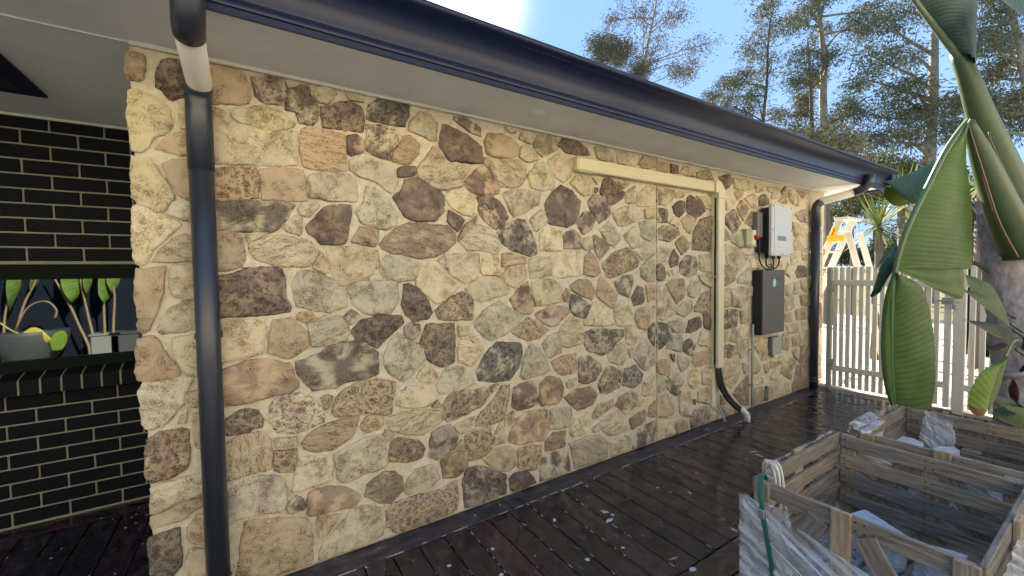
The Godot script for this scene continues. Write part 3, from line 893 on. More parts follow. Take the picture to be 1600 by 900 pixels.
func stone_mesh(ring, c, code, near, sd) -> ArrayMesh:
	var r = RandomNumberGenerator.new()
	r.seed = sd
	var n0 = ring.size()
	var cut = []
	for i in n0:
		var a = ring[i]
		var b = ring[(i + 1) % n0]
		cut.append(a.lerp(b, 0.05))
		cut.append(a.lerp(b, 0.95))
	var pts = []
	var step = 0.017 if near else 0.03
	for i in cut.size():
		var a = cut[i]
		var b = cut[(i + 1) % cut.size()]
		var m = maxi(1, int(round(a.distance_to(b) / step)))
		for k in m:
			pts.append(a.lerp(b, float(k) / m))
	var n = pts.size()
	for i in n:
		var p = pts[i]
		var d = (p - c).normalized()
		pts[i] = p + d * (noise_a.get_noise_2d(p.x * 16.0, p.y * 16.0 + sd) * 0.007 + r.randf_range(-0.0022, 0.0022) + (0.0062 if near else 0.0105))
	var h = r.randf_range(0.011, 0.019)
	var facets = []          # a hewn face: the lowest of a few tilted planes
	for k in 4: facets.append([r.randf_range(1.0, 1.35), Vector2(r.randf_range(-0.16, 0.16), r.randf_range(-0.16, 0.16))])
	var tilt = Vector2(r.randf_range(-0.035, 0.035), r.randf_range(-0.035, 0.035))
	var levels = [1.0, 0.985, 0.945, 0.86, 0.72, 0.56, 0.40, 0.24, 0.10] if near else [1.0, 0.975, 0.90, 0.65, 0.35]
	var lift = [-0.003, 0.55, 0.9, 1.0]
	var ang = r.randf_range(-0.5, 0.5)
	if r.randf() < 0.25: ang += PI / 2
	var off = Vector2(r.randf(), r.randf())
	var ca = TONE[code[0]]
	var cb = TONE[code[1]] if code.length() > 1 else TONE[MATE[code[0]]]
	var bias = 0.12 if code.length() > 1 else -0.22
	var gain = r.randf_range(0.86, 1.12)
	var hue = r.randf_range(-0.035, 0.035)
	var st = begin(true)
	var put = func(p: Vector2, z: float):
		var m = clampf((noise_b.get_noise_2d(p.x * 7.0 + sd * 3.1, p.y * 7.0) + noise_a.get_noise_2d(p.x * 30.0, p.y * 30.0 + sd) * 0.5 + bias) * 2.6 + 0.35, 0.0, 1.0)
		st.set_color(Color((ca[0] * (1 - m) + cb[0] * m) * gain * (1 + hue), (ca[1] * (1 - m) + cb[1] * m) * gain, (ca[2] * (1 - m) + cb[2] * m) * gain * (1 - hue)))
		var q = (p - c).rotated(ang)
		st.set_uv(q + off)
		st.add_vertex(Vector3(p.x - c.x, p.y - c.y, z))
	var hz = func(p: Vector2, l: int) -> float:
		if l == 0: return lift[0]
		var f = lift[mini(l, 3)]
		var rel = noise_b.get_noise_2d(p.x * 5.0 + sd, p.y * 5.0) * 0.008 + noise_a.get_noise_2d(p.x * 22.0, p.y * 22.0 + sd) * 0.006
		var top = 1.0
		for k in facets: top = minf(top, (h * k[0] + k[1].dot(p - c)))
		top = maxf(top, h * 0.45)
		return maxf(-0.001 if l < 3 else 0.0085, f * (top + rel + tilt.dot(p - c)))
	var grid = []
	for l in levels.size():
		var row = []
		for i in n:
			var p = c + (pts[i] - c) * levels[l]
			row.append([p, hz.call(p, l)])
		grid.append(row)
	for l in levels.size() - 1:
		for i in n:
			var j = (i + 1) % n
			var a = grid[l][i]
			var b = grid[l][j]
			var cc = grid[l + 1][j]
			var d = grid[l + 1][i]
			put.call(a[0], a[1]); put.call(cc[0], cc[1]); put.call(b[0], b[1])
			put.call(a[0], a[1]); put.call(d[0], d[1]); put.call(cc[0], cc[1])
	var last = levels.size() - 1
	var hc = hz.call(c, 5)
	for i in n:
		var a = grid[last][i]
		var b = grid[last][(i + 1) % n]
		put.call(a[0], a[1]); put.call(c, hc); put.call(b[0], b[1])
	return done(st)

func build_stone_wall():
	var w = thing("stone_wall", "long house wall clad in irregular cream, tan and brown stones with cream mortar", "wall")
	# body and the mortar face
	box_part("wall_body", Vector3(-0.366, -0.02, -1.55), Vector3(6.19, 2.424, -0.012), M.mortar, w, 0.004)
	var st = begin(true)
	var grid = []
	var ny = 180
	var nx = 480
	for i in ny + 1:
		var row = []
		for j in nx + 1:
			var px = -0.372 + (6.195 + 0.372) * j / nx
			var py = 0.004 + 2.42 * i / ny
			var e = 0.005 * noise_a.get_noise_2d(px * 9.0, py * 9.0) + 0.004 * noise_b.get_noise_2d(px * 38.0, py * 38.0)
			if j == 0 or j == nx: e = -0.014
			var sx = 0.006 * noise_b.get_noise_2d(7.0, py * 14.0) if j <= 1 else 0.0
			row.append(Vector3(px + sx, py, -0.0025 + e))
		grid.append(row)
	add_sheet(st, grid)
	part("mortar", done(st), M.mortar, w)
	# stones, the largest as parts of their own
	var list = []
	for s in STONES:
		var ring = []
		for i in range(1, s.size(), 2):
			var p = on_z(s[i], s[i + 1], 0.012)
			ring.append(Vector2(p.x, clampf(p.y, 0.012, 2.412)))
		var area = 0.0
		var c = Vector2.ZERO
		for i in ring.size():
			var a = ring[i]
			var b = ring[(i + 1) % ring.size()]
			var cr = a.cross(b)
			area += cr
			c += (a + b) * cr
		c /= 3.0 * area
		if area < 0: ring.reverse()
		list.append([absf(area), s[0], ring, c])
	list.sort_custom(func(a, b): return a[0] > b[0])
	var kinds = {"c": ["stone_grain", "stone_veins", "stone_bands"], "y": ["stone_grain", "stone_veins", "stone_grain"], "t": ["stone_grain", "stone_bands", "stone_speck"], "g": ["stone_bands", "stone_grain", "stone_grain"], "o": ["stone_bands", "stone_speck", "stone_veins"], "b": ["stone_speck", "stone_grain", "stone_bands"], "d": ["stone_speck", "stone_grain", "stone_speck"], "k": ["stone_speck", "stone_speck", "stone_grain"], "p": ["stone_speck", "stone_grain", "stone_veins"]}
	var chips = SurfaceTool.new()
	chips.begin(Mesh.PRIMITIVE_TRIANGLES)
	for i in list.size():
		var e = list[i]
		var mesh = stone_mesh(e[2], e[3], e[1], e[3].x < 3.9, i * 7 + 3)
		if i < 298:
			var mk = kinds[e[1][0]][(i * 5 + e[2].size()) % 3]
			part("stone", mesh, M[mk], w, Transform3D(Basis(), Vector3(e[3].x, e[3].y, 0.002)))
		else:
			chips.append_from(mesh, 0, Transform3D(Basis(), Vector3(e[3].x, e[3].y, 0.002)))
	var small = part("small_stones", chips.commit(), M.stone_grain, w)
	small.set_meta("kind", "stuff")
	box_part("joint_strip", Vector3(2.9165, 0.01, 0.0), Vector3(2.9235, 2.41, 0.0095), M.mortar, w, 0.001)

# ---------------------------------------------------------------- brick wall, window
func build_brick_wall():
	var w = thing("brick_wall", "recessed black brick wall with pale mortar joints around a dark window", "wall")
	box_part("mortar_bed", Vector3(-3.2, 0.0, -1.75), Vector3(-0.37, 0.80, -1.326), M.brick_mortar, w, 0.001)
	box_part("mortar_bed", Vector3(-3.2, 1.556, -1.75), Vector3(-0.37, 2.43, -1.326), M.brick_mortar, w, 0.001)
	var full = box_mesh(Vector3(0.230, 0.076, 0.10), 0.0035)
	var rows = []
	for k in 10: rows.append([2.388 - 0.086 * k, k % 2])
	for k in 9: rows.append([0.742 - 0.086 * k, k % 2])
	for r in rows:
		var x = (-0.963 if r[1] == 0 else -1.083) + 0.12 + 0.24 * 3
		while x > -3.1:
			var x0 = x - 0.115
			var x1 = minf(x + 0.115, -0.40)
			if x1 - x0 > 0.03:
				var dz = rng.randf_range(-0.0015, 0.0015)
				if x1 == x + 0.115:
					part("brick", full, M.brick, w, Transform3D(Basis(Vector3.UP, rng.randf_range(-0.004, 0.004)), Vector3(x, r[0], -1.368 + dz)))
				else:
					box_part("brick", Vector3(x0, r[0] - 0.038, -1.418 + dz), Vector3(x1, r[0] + 0.038, -1.318 + dz), M.brick, w)
			x -= 0.24
	# sloping sill bricks on edge, pale joints between them
	var sill = func(x0, x1, d) -> ArrayMesh:
		var st = begin()
		add_extrude_x(st, [Vector2(-1.22 - d, 0.800 + d), Vector2(-1.22 - d, 0.888 - d), Vector2(-1.226 - d, 0.894 - d), Vector2(-1.335, 0.928 - d), Vector2(-1.335, 0.80)], x0, x1)
		return done(st)
	part("sill_joint", sill.call(-3.1, -0.38, 0.004), M.brick_mortar, w)
	var sx = -1.122 + 0.0865 * 8
	while sx > -3.0:
		part("sill_brick", sill.call(sx - 0.0765, sx, 0.0), M.brick, w)
		sx -= 0.0865
	var win = Node3D.new()
	win.name = "window"
	w.add_child(win)
	win.set_meta("label", "dark framed window mirroring the garden plants opposite")
	box_part("frame", Vector3(-3.0, 1.466, -1.40), Vector3(-0.39, 1.552, -1.29), M.frame_black, win)
	box_part("frame", Vector3(-3.0, 0.922, -1.40), Vector3(-0.39, 0.985, -1.305), M.frame_black, win)
	box_part("frame", Vector3(-0.44, 0.985, -1.40), Vector3(-0.39, 1.466, -1.30), M.frame_black, win)
	box_part("frame", Vector3(-3.0, 0.985, -1.40), Vector3(-2.95, 1.466, -1.30), M.frame_black, win)
	box_part("pane", Vector3(-2.95, 0.98, GLASS_Z - 0.006), Vector3(-0.44, 1.47, GLASS_Z), M.window_glass, win, 0.0005)

# ---------------------------------------------------------------- eave and roof
func build_roof():
	var r = thing("roof", "house eave with grey soffit, white bead and long dark navy gutter", "roof")
	box_part("soffit", Vector3(-3.4, 2.427, 0.004), Vector3(6.56, 2.442, 0.463), M.soffit, r, 0.001)
	box_part("soffit", Vector3(-3.4, 2.427, -1.75), Vector3(-0.2, 2.442, -0.004), M.soffit, r, 0.001)
	box_part("soffit", Vector3(6.19, 2.427, -4.0), Vector3(6.56, 2.442, 0.0), M.soffit, r, 0.001)
	box_part("joint_strip", Vector3(-3.4, 2.420, -0.004), Vector3(-0.37, 2.4275, 0.004), M.trim_white, r, 0.001)
	box_part("bead", Vector3(-0.37, 2.409, 0.0), Vector3(6.2, 2.427, 0.022), M.trim_white, r, 0.004)
	box_part("bead", Vector3(-3.3, 2.413, -1.318), Vector3(-0.37, 2.427, -1.30), M.trim_white, r, 0.003)
	# round vent cover on the soffit
	var vp = on_y(838, 176, 2.425)
	var vent = begin(true)
	add_tube(vent, [vp + Vector3(0, -0.006, 0), vp + Vector3(0, 0.004, 0)], [0.055, 0.06], 28)
	part("soffit_vent", done(vent), M.soffit, r)
	# fascia and gutter, swept along the eave and round the corner at the gate end
	var fascia = [Vector2(0.463, 2.398), Vector2(0.473, 2.398), Vector2(0.475, 2.402), Vector2(0.475, 2.60), Vector2(0.463, 2.60)]
	var st = begin()
	add_extrude_x(st, fascia, -3.4, 6.585)
	part("fascia", done(st), M.gutter, r)
	var ogee = [Vector2(0.4765, 2.424), Vector2(0.4795, 2.4235), Vector2(0.4815, 2.426), Vector2(0.4825, 2.448), Vector2(0.4790, 2.4495), Vector2(0.4790, 2.4520), Vector2(0.4830, 2.4535), Vector2(0.4838, 2.462), Vector2(0.4855, 2.482), Vector2(0.4895, 2.503), Vector2(0.4965, 2.524), Vector2(0.5065, 2.543), Vector2(0.5195, 2.560), Vector2(0.5350, 2.574), Vector2(0.5510, 2.585), Vector2(0.5640, 2.5925), Vector2(0.5745, 2.599), Vector2(0.5815, 2.606), Vector2(0.5840, 2.615), Vector2(0.5820, 2.6235), Vector2(0.5755, 2.629), Vector2(0.5670, 2.6285), Vector2(0.5620, 2.622), Vector2(0.4765, 2.60)]
	st = begin(true)
	add_extrude_x(st, ogee, -3.4, 6.70, false)
	part("gutter", done(st), M.gutter, r)
	st = begin()
	for k in 150:
		var x = 1.2 + k * 0.036
		add_box(st, Transform3D(Basis(Vector3.RIGHT, -0.55), Vector3(x, 2.5868, 0.5548)), Vector3(0.022, 0.0022, 0.0045), 0.0004)
	var slots = part("overflow_slots", done(st), M.ink, r)
	slots.set_meta("kind", "stuff")
	box_part("end_gutter", Vector3(6.59, 2.45, -5.0), Vector3(6.70, 2.615, 0.55), M.gutter, r, 0.01)
	box_part("end_fascia", Vector3(6.56, 2.398, -5.0), Vector3(6.585, 2.60, 0.463), M.gutter, r)
	# hipped roof
	st = begin()
	var y0 = 2.60
	var sl = 0.40
	var zr = -5.2
	var yr = y0 + (0.56 - zr) * sl
	var xr = 6.68 - (0.56 - zr)
	quad(st, Vector3(-9, y0, 0.56), Vector3(6.68, y0, 0.56), Vector3(xr, yr, zr), Vector3(-9, yr, zr))
	tri(st, Vector3(6.68, y0, 0.56), Vector3(6.68, y0, 2 * zr - 0.56), Vector3(xr, yr, zr))
	quad(st, Vector3(6.68, y0, 2 * zr - 0.56), Vector3(-9, y0, 2 * zr - 0.56), Vector3(-9, yr, zr), Vector3(xr, yr, zr))
	part("roof_sheet", done(st), M.roof_sheet, r)
	st = begin()
	for k in 90:
		var q = Vector3(rng.randf_range(-0.3, 2.6), 2.4262, 0.03 + pow(rng.randf(), 1.6) * 0.22)
		var s = rng.randf_range(0.0015, 0.004)
		add_box(st, Transform3D(Basis(Vector3.UP, rng.randf() * 3.0), q), Vector3(s * 2.4, 0.0012, s), 0.0004)
	var spl = part("mortar_splashes", done(st), M.trim_white, r)
	spl.set_meta("kind", "stuff")
	var p = thing("ceiling_panel", "dark navy rectangular panel fixed under the grey soffit beside the brick wall", "panel", Vector3(-1.44, 2.4265, -0.45))
	box_part("frame", Vector3(-0.6, -0.016, -0.43), Vector3(0.6, 0.0, 0.43), M.gutter, p, 0.004)
	box_part("grille", Vector3(-0.52, -0.020, -0.36), Vector3(0.52, -0.0165, 0.36), M.pipe_dark, p, 0.001)
	# the rest of the house behind, so that no light comes through
	var h = thing("house_body", "plain rear walls of the house behind the brick and stone front", "house")
	box_part("wall", Vector3(-9.0, -0.2, -10.6), Vector3(6.15, 2.43, -1.76), M.render_pale, h, 0.002)
	box_part("wall", Vector3(-9.0, -0.2, -1.76), Vector3(-3.2, 2.43, -1.4), M.render_pale, h, 0.002)

# ---------------------------------------------------------------- downpipes
func build_downpipes():
	downpipe("dark navy downpipe with white upper section at the open end of the stone wall", Vector3(-0.146, 0, 0.066), [Vector3(-0.146, 2.19, 0.066), Vector3(-0.145, 2.225, 0.070), Vector3(-0.142, 2.252, 0.085), Vector3(-0.138, 2.268, 0.108)], [Vector3(-0.139, 2.262, 0.092), Vector3(-0.138, 2.272, 0.12), Vector3(-0.140, 2.318, 0.445)], [Vector3(-0.140, 2.316, 0.428), Vector3(-0.139, 2.322, 0.452), Vector3(-0.137, 2.336, 0.480), Vector3(-0.134, 2.365, 0.507), Vector3(-0.131, 2.41, 0.522), Vector3(-0.130, 2.51, 0.525)])
	downpipe("dark navy downpipe with white upper section beside the slatted gate", Vector3(5.775, 0, 0.066), [Vector3(5.775, 2.17, 0.066), Vector3(5.776, 2.21, 0.070), Vector3(5.785, 2.245, 0.09), Vector3(5.80, 2.262, 0.12)], [Vector3(5.79, 2.258, 0.10), Vector3(5.80, 2.266, 0.13), Vector3(5.905, 2.335, 0.41)], [Vector3(5.898, 2.330, 0.39), Vector3(5.915, 2.345, 0.44), Vector3(5.92, 2.375, 0.48), Vector3(5.922, 2.42, 0.515), Vector3(5.922, 2.51, 0.525)])

func downpipe(label, foot, neck, white, outlet):
	var t = thing("downpipe", label, "downpipe", Vector3.ZERO, "downpipes on the stone wall")
	var rings = [foot + Vector3(0, 0.0, 0), foot + Vector3(0, 1.0, 0), foot + Vector3(0, 1.945, 0)]
	part("pipe", tube_mesh(rings, 0.0445, 28), M.pipe_dark, t)
	var st = begin(true)
	add_tube(st, [foot + Vector3(0, 1.925, 0)] + neck, [0.0475, 0.0475, 0.0475, 0.0475, 0.0475], 28)
	part("neck", done(st), M.pipe_dark, t)
	part("white_section", tube_mesh(white, 0.0450, 28), M.pvc_white, t)
	st = begin(true)
	var rr = []
	for k in outlet.size(): rr.append(0.0485)
	add_tube(st, outlet, rr, 28)
	part("elbow", done(st), M.pipe_dark, t)
	for y in [0.135, 0.095]:
		part("collar", tube_mesh([foot + Vector3(0, y - 0.012, 0), foot + Vector3(0, y, 0), foot + Vector3(0, y + 0.012, 0)], [0.0455, 0.0485, 0.0455], 28), M.pipe_dark, t)
	box_part("wall_clip", foot + Vector3(-0.05, 1.2, -0.058), foot + Vector3(0.05, 1.225, 0.0), M.pipe_dark, t)

# ---------------------------------------------------------------- things fixed to the wall
func build_wall_units():
	# pipe trunking
	var d = thing("pipe_duct", "cream plastic trunking running along under the eave and down the stone wall", "duct")
	box_part("cover", Vector3(2.16, 2.184, 0.004), Vector3(3.665, 2.278, 0.064), M.duct_cream, d, 0.007)
	for y in [2.206, 2.222, 2.238, 2.254]:
		box_part("ridge", Vector3(2.19, y - 0.0022, 0.063), Vector3(3.66, y + 0.0022, 0.0662), M.duct_cream, d, 0.001)
	var st = begin(true)
	st.set_smooth_group(-1)
	add_box(st, Transform3D(Basis(), Vector3(2.085, 2.231, 0.0345)), Vector3(0.20, 0.104, 0.067), 0.014)
	part("end_cap", done(st), M.duct_cream, d)
	# elbow with a chamfered corner
	st = begin()
	var el = [Vector2(3.655, 2.178), Vector2(3.695, 2.178), Vector2(3.700, 2.135), Vector2(3.806, 2.135), Vector2(3.806, 2.215), Vector2(3.735, 2.287), Vector2(3.655, 2.284)]
	var tr = Geometry2D.triangulate_polygon(PackedVector2Array(el))
	for i in range(0, tr.size(), 3):
		var a = el[tr[i]]
		var b = el[tr[i + 1]]
		var c = el[tr[i + 2]]
		tri(st, Vector3(a.x, a.y, 0.082), Vector3(b.x, b.y, 0.082), Vector3(c.x, c.y, 0.082))
	for i in el.size():
		var a = el[i]
		var b = el[(i + 1) % el.size()]
		quad(st, Vector3(a.x, a.y, 0.002), Vector3(b.x, b.y, 0.002), Vector3(b.x, b.y, 0.082), Vector3(a.x, a.y, 0.082))
	part("elbow", done(st), M.duct_cream, d)
	box_part("back_channel", Vector3(3.700, 0.15, 0.002), Vector3(3.800, 2.14, 0.030), M.duct_cream, d, 0.004)
	box_part("cover", Vector3(3.703, 0.535, 0.050), Vector3(3.803, 2.136, 0.080), M.duct_cream, d, 0.007)
	box_part("pipe_lagging", Vector3(3.712, 0.56, 0.0305), Vector3(3.79, 2.13, 0.0495), M.black_foam, d, 0.004)
	box_part("joint_collar", Vector3(3.699, 1.395, 0.004), Vector3(3.807, 1.407, 0.083), M.duct_cream, d, 0.002)
	# black lagged pipes leaving the duct, with a white end
	var h = thing("insulated_pipe", "black lagged pipe curling out of the cream trunking to the deck", "pipe")
	part("lagging", tube_mesh([Vector3(3.765, 0.66, 0.042), Vector3(3.772, 0.50, 0.05), Vector3(3.79, 0.38, 0.062), Vector3(3.83, 0.28, 0.083), Vector3(3.89, 0.195, 0.112), Vector3(3.945, 0.135, 0.145), Vector3(3.975, 0.105, 0.165)], 0.023, 14), M.black_foam, h)
	part("lagging", tube_mesh([Vector3(3.745, 0.60, 0.045), Vector3(3.75, 0.44, 0.052), Vector3(3.775, 0.33, 0.066), Vector3(3.83, 0.235, 0.09), Vector3(3.885, 0.165, 0.12), Vector3(3.945, 0.108, 0.155)], 0.017, 12), M.black_foam, h)
	part("white_end", tube_mesh([Vector3(3.955, 0.125, 0.152), Vector3(3.985, 0.10, 0.172), Vector3(4.008, 0.072, 0.186), Vector3(4.016, 0.04, 0.190), Vector3(4.016, 0.0, 0.190)], [0.026, 0.028, 0.029, 0.028, 0.027], 14), M.pvc_white, h)
	var gp = thing("drain_tube", "thin grey drain tube bending from the trunking foot to the deck", "tube")
	part("tube", tube_mesh([Vector3(3.77, 0.27, 0.03), Vector3(3.775, 0.17, 0.035), Vector3(3.80, 0.11, 0.05), Vector3(3.82, 0.06, 0.07), Vector3(3.825, 0.0, 0.078)], 0.011, 10), M.conduit_grey, gp)
	# inverter
	var v = thing("inverter", "white wall inverter with black sides and a small display above the battery", "inverter")
	box_part("body", Vector3(4.565, 1.635, 0.022), Vector3(4.985, 2.105, 0.112), M.unit_black, v, 0.006)
	box_part("front_cover", Vector3(4.548, 1.600, 0.112), Vector3(4.985, 2.138, 0.146), M.inverter_white, v, 0.010)
	box_part("front_panel", Vector3(4.60, 1.635, 0.1455), Vector3(4.945, 2.105, 0.1495), M.inverter_white, v, 0.002)
	var a0 = on_z(1215.5, 368.5, 0.151)
	var a1 = on_z(1228.5, 376.5, 0.151)
	box_part("display", Vector3(a0.x, a1.y, 0.1495), Vector3(a1.x, a0.y, 0.1515), M.lcd, v, 0.0008)
	a0 = on_z(1217, 379, 0.151)
	a1 = on_z(1227, 391, 0.151)
	var lab = box_part("label", Vector3(a0.x, a1.y, 0.1495), Vector3(a1.x, a0.y, 0.1510), M.trim_white, v, 0.0005)
	for k in 5:
		var yy = a1.y + 0.012 + k * 0.013
		box_part("print_line", Vector3(a0.x + 0.01, yy, 0.151) - lab.position, Vector3(a1.x - 0.012 - 0.02 * (k % 2), yy + 0.004, 0.1514) - lab.position, M.print_grey, lab, 0.0001)
	for p in [[4.575, 2.115], [4.77, 2.12], [4.96, 2.115], [4.575, 1.622], [4.77, 1.618], [4.96, 1.622], [4.968, 1.87], [4.568, 1.87]]:
		part("bolt", tube_mesh([Vector3(p[0], p[1], 0.146), Vector3(p[0], p[1], 0.150)], 0.006, 8), M.ink, v)
	box_part("side_box", Vector3(4.435, 1.795, 0.008), Vector3(4.545, 2.055, 0.062), M.grey_dark, v, 0.004)
	box_part("cable_box", Vector3(4.50, 1.64, 0.012), Vector3(4.565, 1.80, 0.05), M.unit_black, v, 0.004)
	for x in [4.60, 4.74, 4.87]:
		part("cable_gland", tube_mesh([Vector3(x, 1.638, 0.07), Vector3(x, 1.575, 0.072)], [0.020, 0.016], 10), M.black_foam, v)
	for c in [[[4.60, 1.585, 0.07], [4.57, 1.545, 0.08], [4.58, 1.50, 0.085], [4.66, 1.48, 0.085], [4.73, 1.50, 0.08], [4.74, 1.57, 0.072]], [[4.52, 1.645, 0.03], [4.51, 1.55, 0.05], [4.56, 1.475, 0.07], [4.68, 1.462, 0.075], [4.80, 1.48, 0.075], [4.865, 1.53, 0.072], [4.87, 1.58, 0.072]]]:
		var pts = []
		for q in c: pts.append(Vector3(q[0], q[1], q[2]))
		part("cable", tube_mesh(smooth_path(pts, 5), 0.0075, 8), M.black_foam, v)
	part("cable", tube_mesh([Vector3(4.30, 1.612, 0.02), Vector3(4.42, 1.618, 0.02), Vector3(4.52, 1.62, 0.03)], 0.005, 8), M.conduit_grey, v)
	# isolator switch
	var s = thing("isolator_switch", "olive and cream isolator box with a red rotary knob beside the inverter", "switch")
	box_part("conduit_box", Vector3(4.235, 1.71, 0.004), Vector3(4.335, 1.872, 0.058), M.olive_plastic, s, 0.006)
	box_part("switch_box", Vector3(4.345, 1.71, 0.004), Vector3(4.425, 1.868, 0.055), M.duct_cream, s, 0.006)
	part("knob", tube_mesh([Vector3(4.405, 1.792, 0.055), Vector3(4.405, 1.792, 0.085)], [0.027, 0.023], 14), M.red_plastic, s)
	box_part("base", Vector3(4.225, 1.695, 0.004), Vector3(4.43, 1.708, 0.062), M.conduit_grey, s, 0.003)
	# battery
	var b = thing("battery_unit", "tall dark grey wall battery with a green oval badge", "battery")
	box_part("body", Vector3(4.447, 0.782, 0.008), Vector3(4.912, 1.456, 0.100), M.unit_black, b, 0.004)
	box_part("front", Vector3(4.449, 0.784, 0.100), Vector3(4.910, 1.454, 0.112), M.battery_grey, b, 0.004)
	var bc = on_z(1210, 442, 0.113)
	var disc = begin()
	for ring in 1:
		var pr = []
		for k in 24: pr.append(Vector3(bc.x + 0.034 * cos(TAU * k / 24), bc.y + 0.045 * sin(TAU * k / 24), 0.1145))
		for k in 24:
			tri(disc, Vector3(bc.x, bc.y, 0.1145), pr[k], pr[(k + 1) % 24])
			quad(disc, pr[k], pr[k] - Vector3(0, 0, 0.003), pr[(k + 1) % 24] - Vector3(0, 0, 0.003), pr[(k + 1) % 24])
	var badge = part("badge", done(disc), M.label_green, b)
	box_part("print_line", Vector3(bc.x - 0.006, bc.y - 0.022, 0.1145), Vector3(bc.x + 0.006, bc.y + 0.022, 0.1152), M.trim_white, badge, 0.0001)
	for q in [[-0.11, 0.035, 0.05], [-0.075, 0.062, 0.06], [0.0, 0.078, 0.07], [0.075, 0.056, 0.06], [0.11, 0.030, 0.05], [-0.05, 0.045, 0.05], [0.05, 0.040, 0.05], [-0.13, -0.575, 0.05], [-0.08, -0.548, 0.03], [-0.03, -0.520, 0.03], [0.02, -0.528, 0.03], [0.06, -0.545, 0.03], [0.03, -0.575, 0.11]]:
		box_part("vent_slot", Vector3(bc.x + q[0] - q[2] * 0.5, bc.y + q[1] - 0.004, 0.1115), Vector3(bc.x + q[0] + q[2] * 0.5, bc.y + q[1] + 0.004, 0.1128), M.ink, b, 0.0003)
	part("cable", tube_mesh(smooth_path([Vector3(4.80, 1.455, 0.05), Vector3(4.815, 1.475, 0.045), Vector3(4.80, 1.50, 0.03), Vector3(4.78, 1.52, 0.012)], 4), 0.005, 8), M.black_foam, b)
	box_part("side_lug", Vector3(4.425, 0.885, 0.01), Vector3(4.447, 0.897, 0.03), M.unit_black, b, 0.001)
	# junction box
	var j = thing("junction_box", "small pale grey junction box under the dark battery", "box")
	box_part("body", Vector3(4.785, 0.522, 0.004), Vector3(4.992, 0.722, 0.045), M.grey_dark, j, 0.005)
	box_part("lid", Vector3(4.787, 0.524, 0.045), Vector3(4.990, 0.720, 0.058), M.grey_box, j, 0.005)
	box_part("gland", Vector3(4.86, 0.486, 0.006), Vector3(4.93, 0.522, 0.035), M.duct_cream, j, 0.004)
	var c = thing("conduit", "thin beige conduit rising from the deck to the battery", "conduit")
	part("tube", tube_mesh([Vector3(4.41, 0.0, 0.032), Vector3(4.41, 0.45, 0.032), Vector3(4.415, 0.86, 0.032), Vector3(4.425, 0.89, 0.03)], 0.0125, 10), M.conduit_grey, c)
	for y in [0.25, 0.62]:
		box_part("saddle", Vector3(4.390, y, 0.006), Vector3(4.430, y + 0.014, 0.046), M.conduit_grey, c, 0.002)

func smooth_path(pts, per) -> Array:
	var out = []
	var n = pts.size()
	for i in n - 1:
		for k in per:
			out.append(pts[i].cubic_interpolate(pts[i + 1], pts[maxi(i - 1, 0)], pts[mini(i + 2, n - 1)], float(k) / per))
	out.append(pts[n - 1])
	return out

# ---------------------------------------------------------------- gate and what stands behind it
func build_gate():
	var gx = 5.97
	var post = thing("gate_post", "square olive cream gate post beside the downpipe", "post")
	box_part("post", Vector3(gx - 0.025, -0.03, 0.125), Vector3(gx + 0.025, 1.475, 0.172), M.gate_post, post, 0.003)
	var slat = box_mesh(Vector3(0.026, 1.44, 0.041), 0.003)
	var g = thing("slatted_gate", "pale cream gate of narrow upright slats hung on the olive post", "gate")
	var z = 0.20
	while z < 1.13:
		part("slat", slat, M.gate_paint, g, Transform3D(Basis(), Vector3(gx + 0.022, 0.755, z)))
		z += 0.0625
	for y in [0.255, 1.29]:
		box_part("rail", Vector3(gx - 0.022, y - 0.032, 0.178), Vector3(gx + 0.009, y + 0.032, 1.135), M.gate_paint, g, 0.003)
	box_part("stile", Vector3(gx - 0.022, 0.03, 1.135), Vector3(gx + 0.035, 1.475, 1.18), M.gate_paint, g, 0.003)
	for y in [0.33, 1.21]:
		box_part("hinge", Vector3(gx - 0.045, y - 0.035, 0.135), Vector3(gx - 0.0255, y + 0.035, 0.215), M.gate_post, g, 0.004)
	var la = Node3D.new()
	la.name = "latch"
	g.add_child(la)
	box_part("plate", Vector3(gx - 0.034, 1.085, 1.115), Vector3(gx - 0.0225, 1.15, 1.20), M.galvanised, la, 0.002)
	part("bolt", tube_mesh([Vector3(gx - 0.045, 1.118, 1.09), Vector3(gx - 0.045, 1.118, 1.25)], 0.008, 8), M.galvanised, la)
	part("padlock", box_mesh(Vector3(0.02, 0.045, 0.035), 0.005), M.galvanised, la, Transform3D(Basis(), Vector3(gx - 0.045, 1.06, 1.21)))
	var p2 = thing("gate_post", "wide pale cream post between the gate latch and the fence panel", "post")
	box_part("post", Vector3(gx - 0.03, -0.03, 1.20), Vector3(gx + 0.03, 1.475, 1.285), M.gate_paint, p2, 0.003)
	var f = thing("slatted_fence", "pale cream fence panel of upright slats behind the giant leaved plant", "fence")
	z = 1.325
	while z < 3.5:
		part("slat", slat, M.gate_paint, f, Transform3D(Basis(), Vector3(gx + 0.022, 0.755, z)))
		z += 0.0685
	for y in [0.255, 1.29]:
		box_part("rail", Vector3(gx - 0.022, y - 0.032, 1.285), Vector3(gx + 0.009, y + 0.032, 3.5), M.gate_paint, f, 0.003)

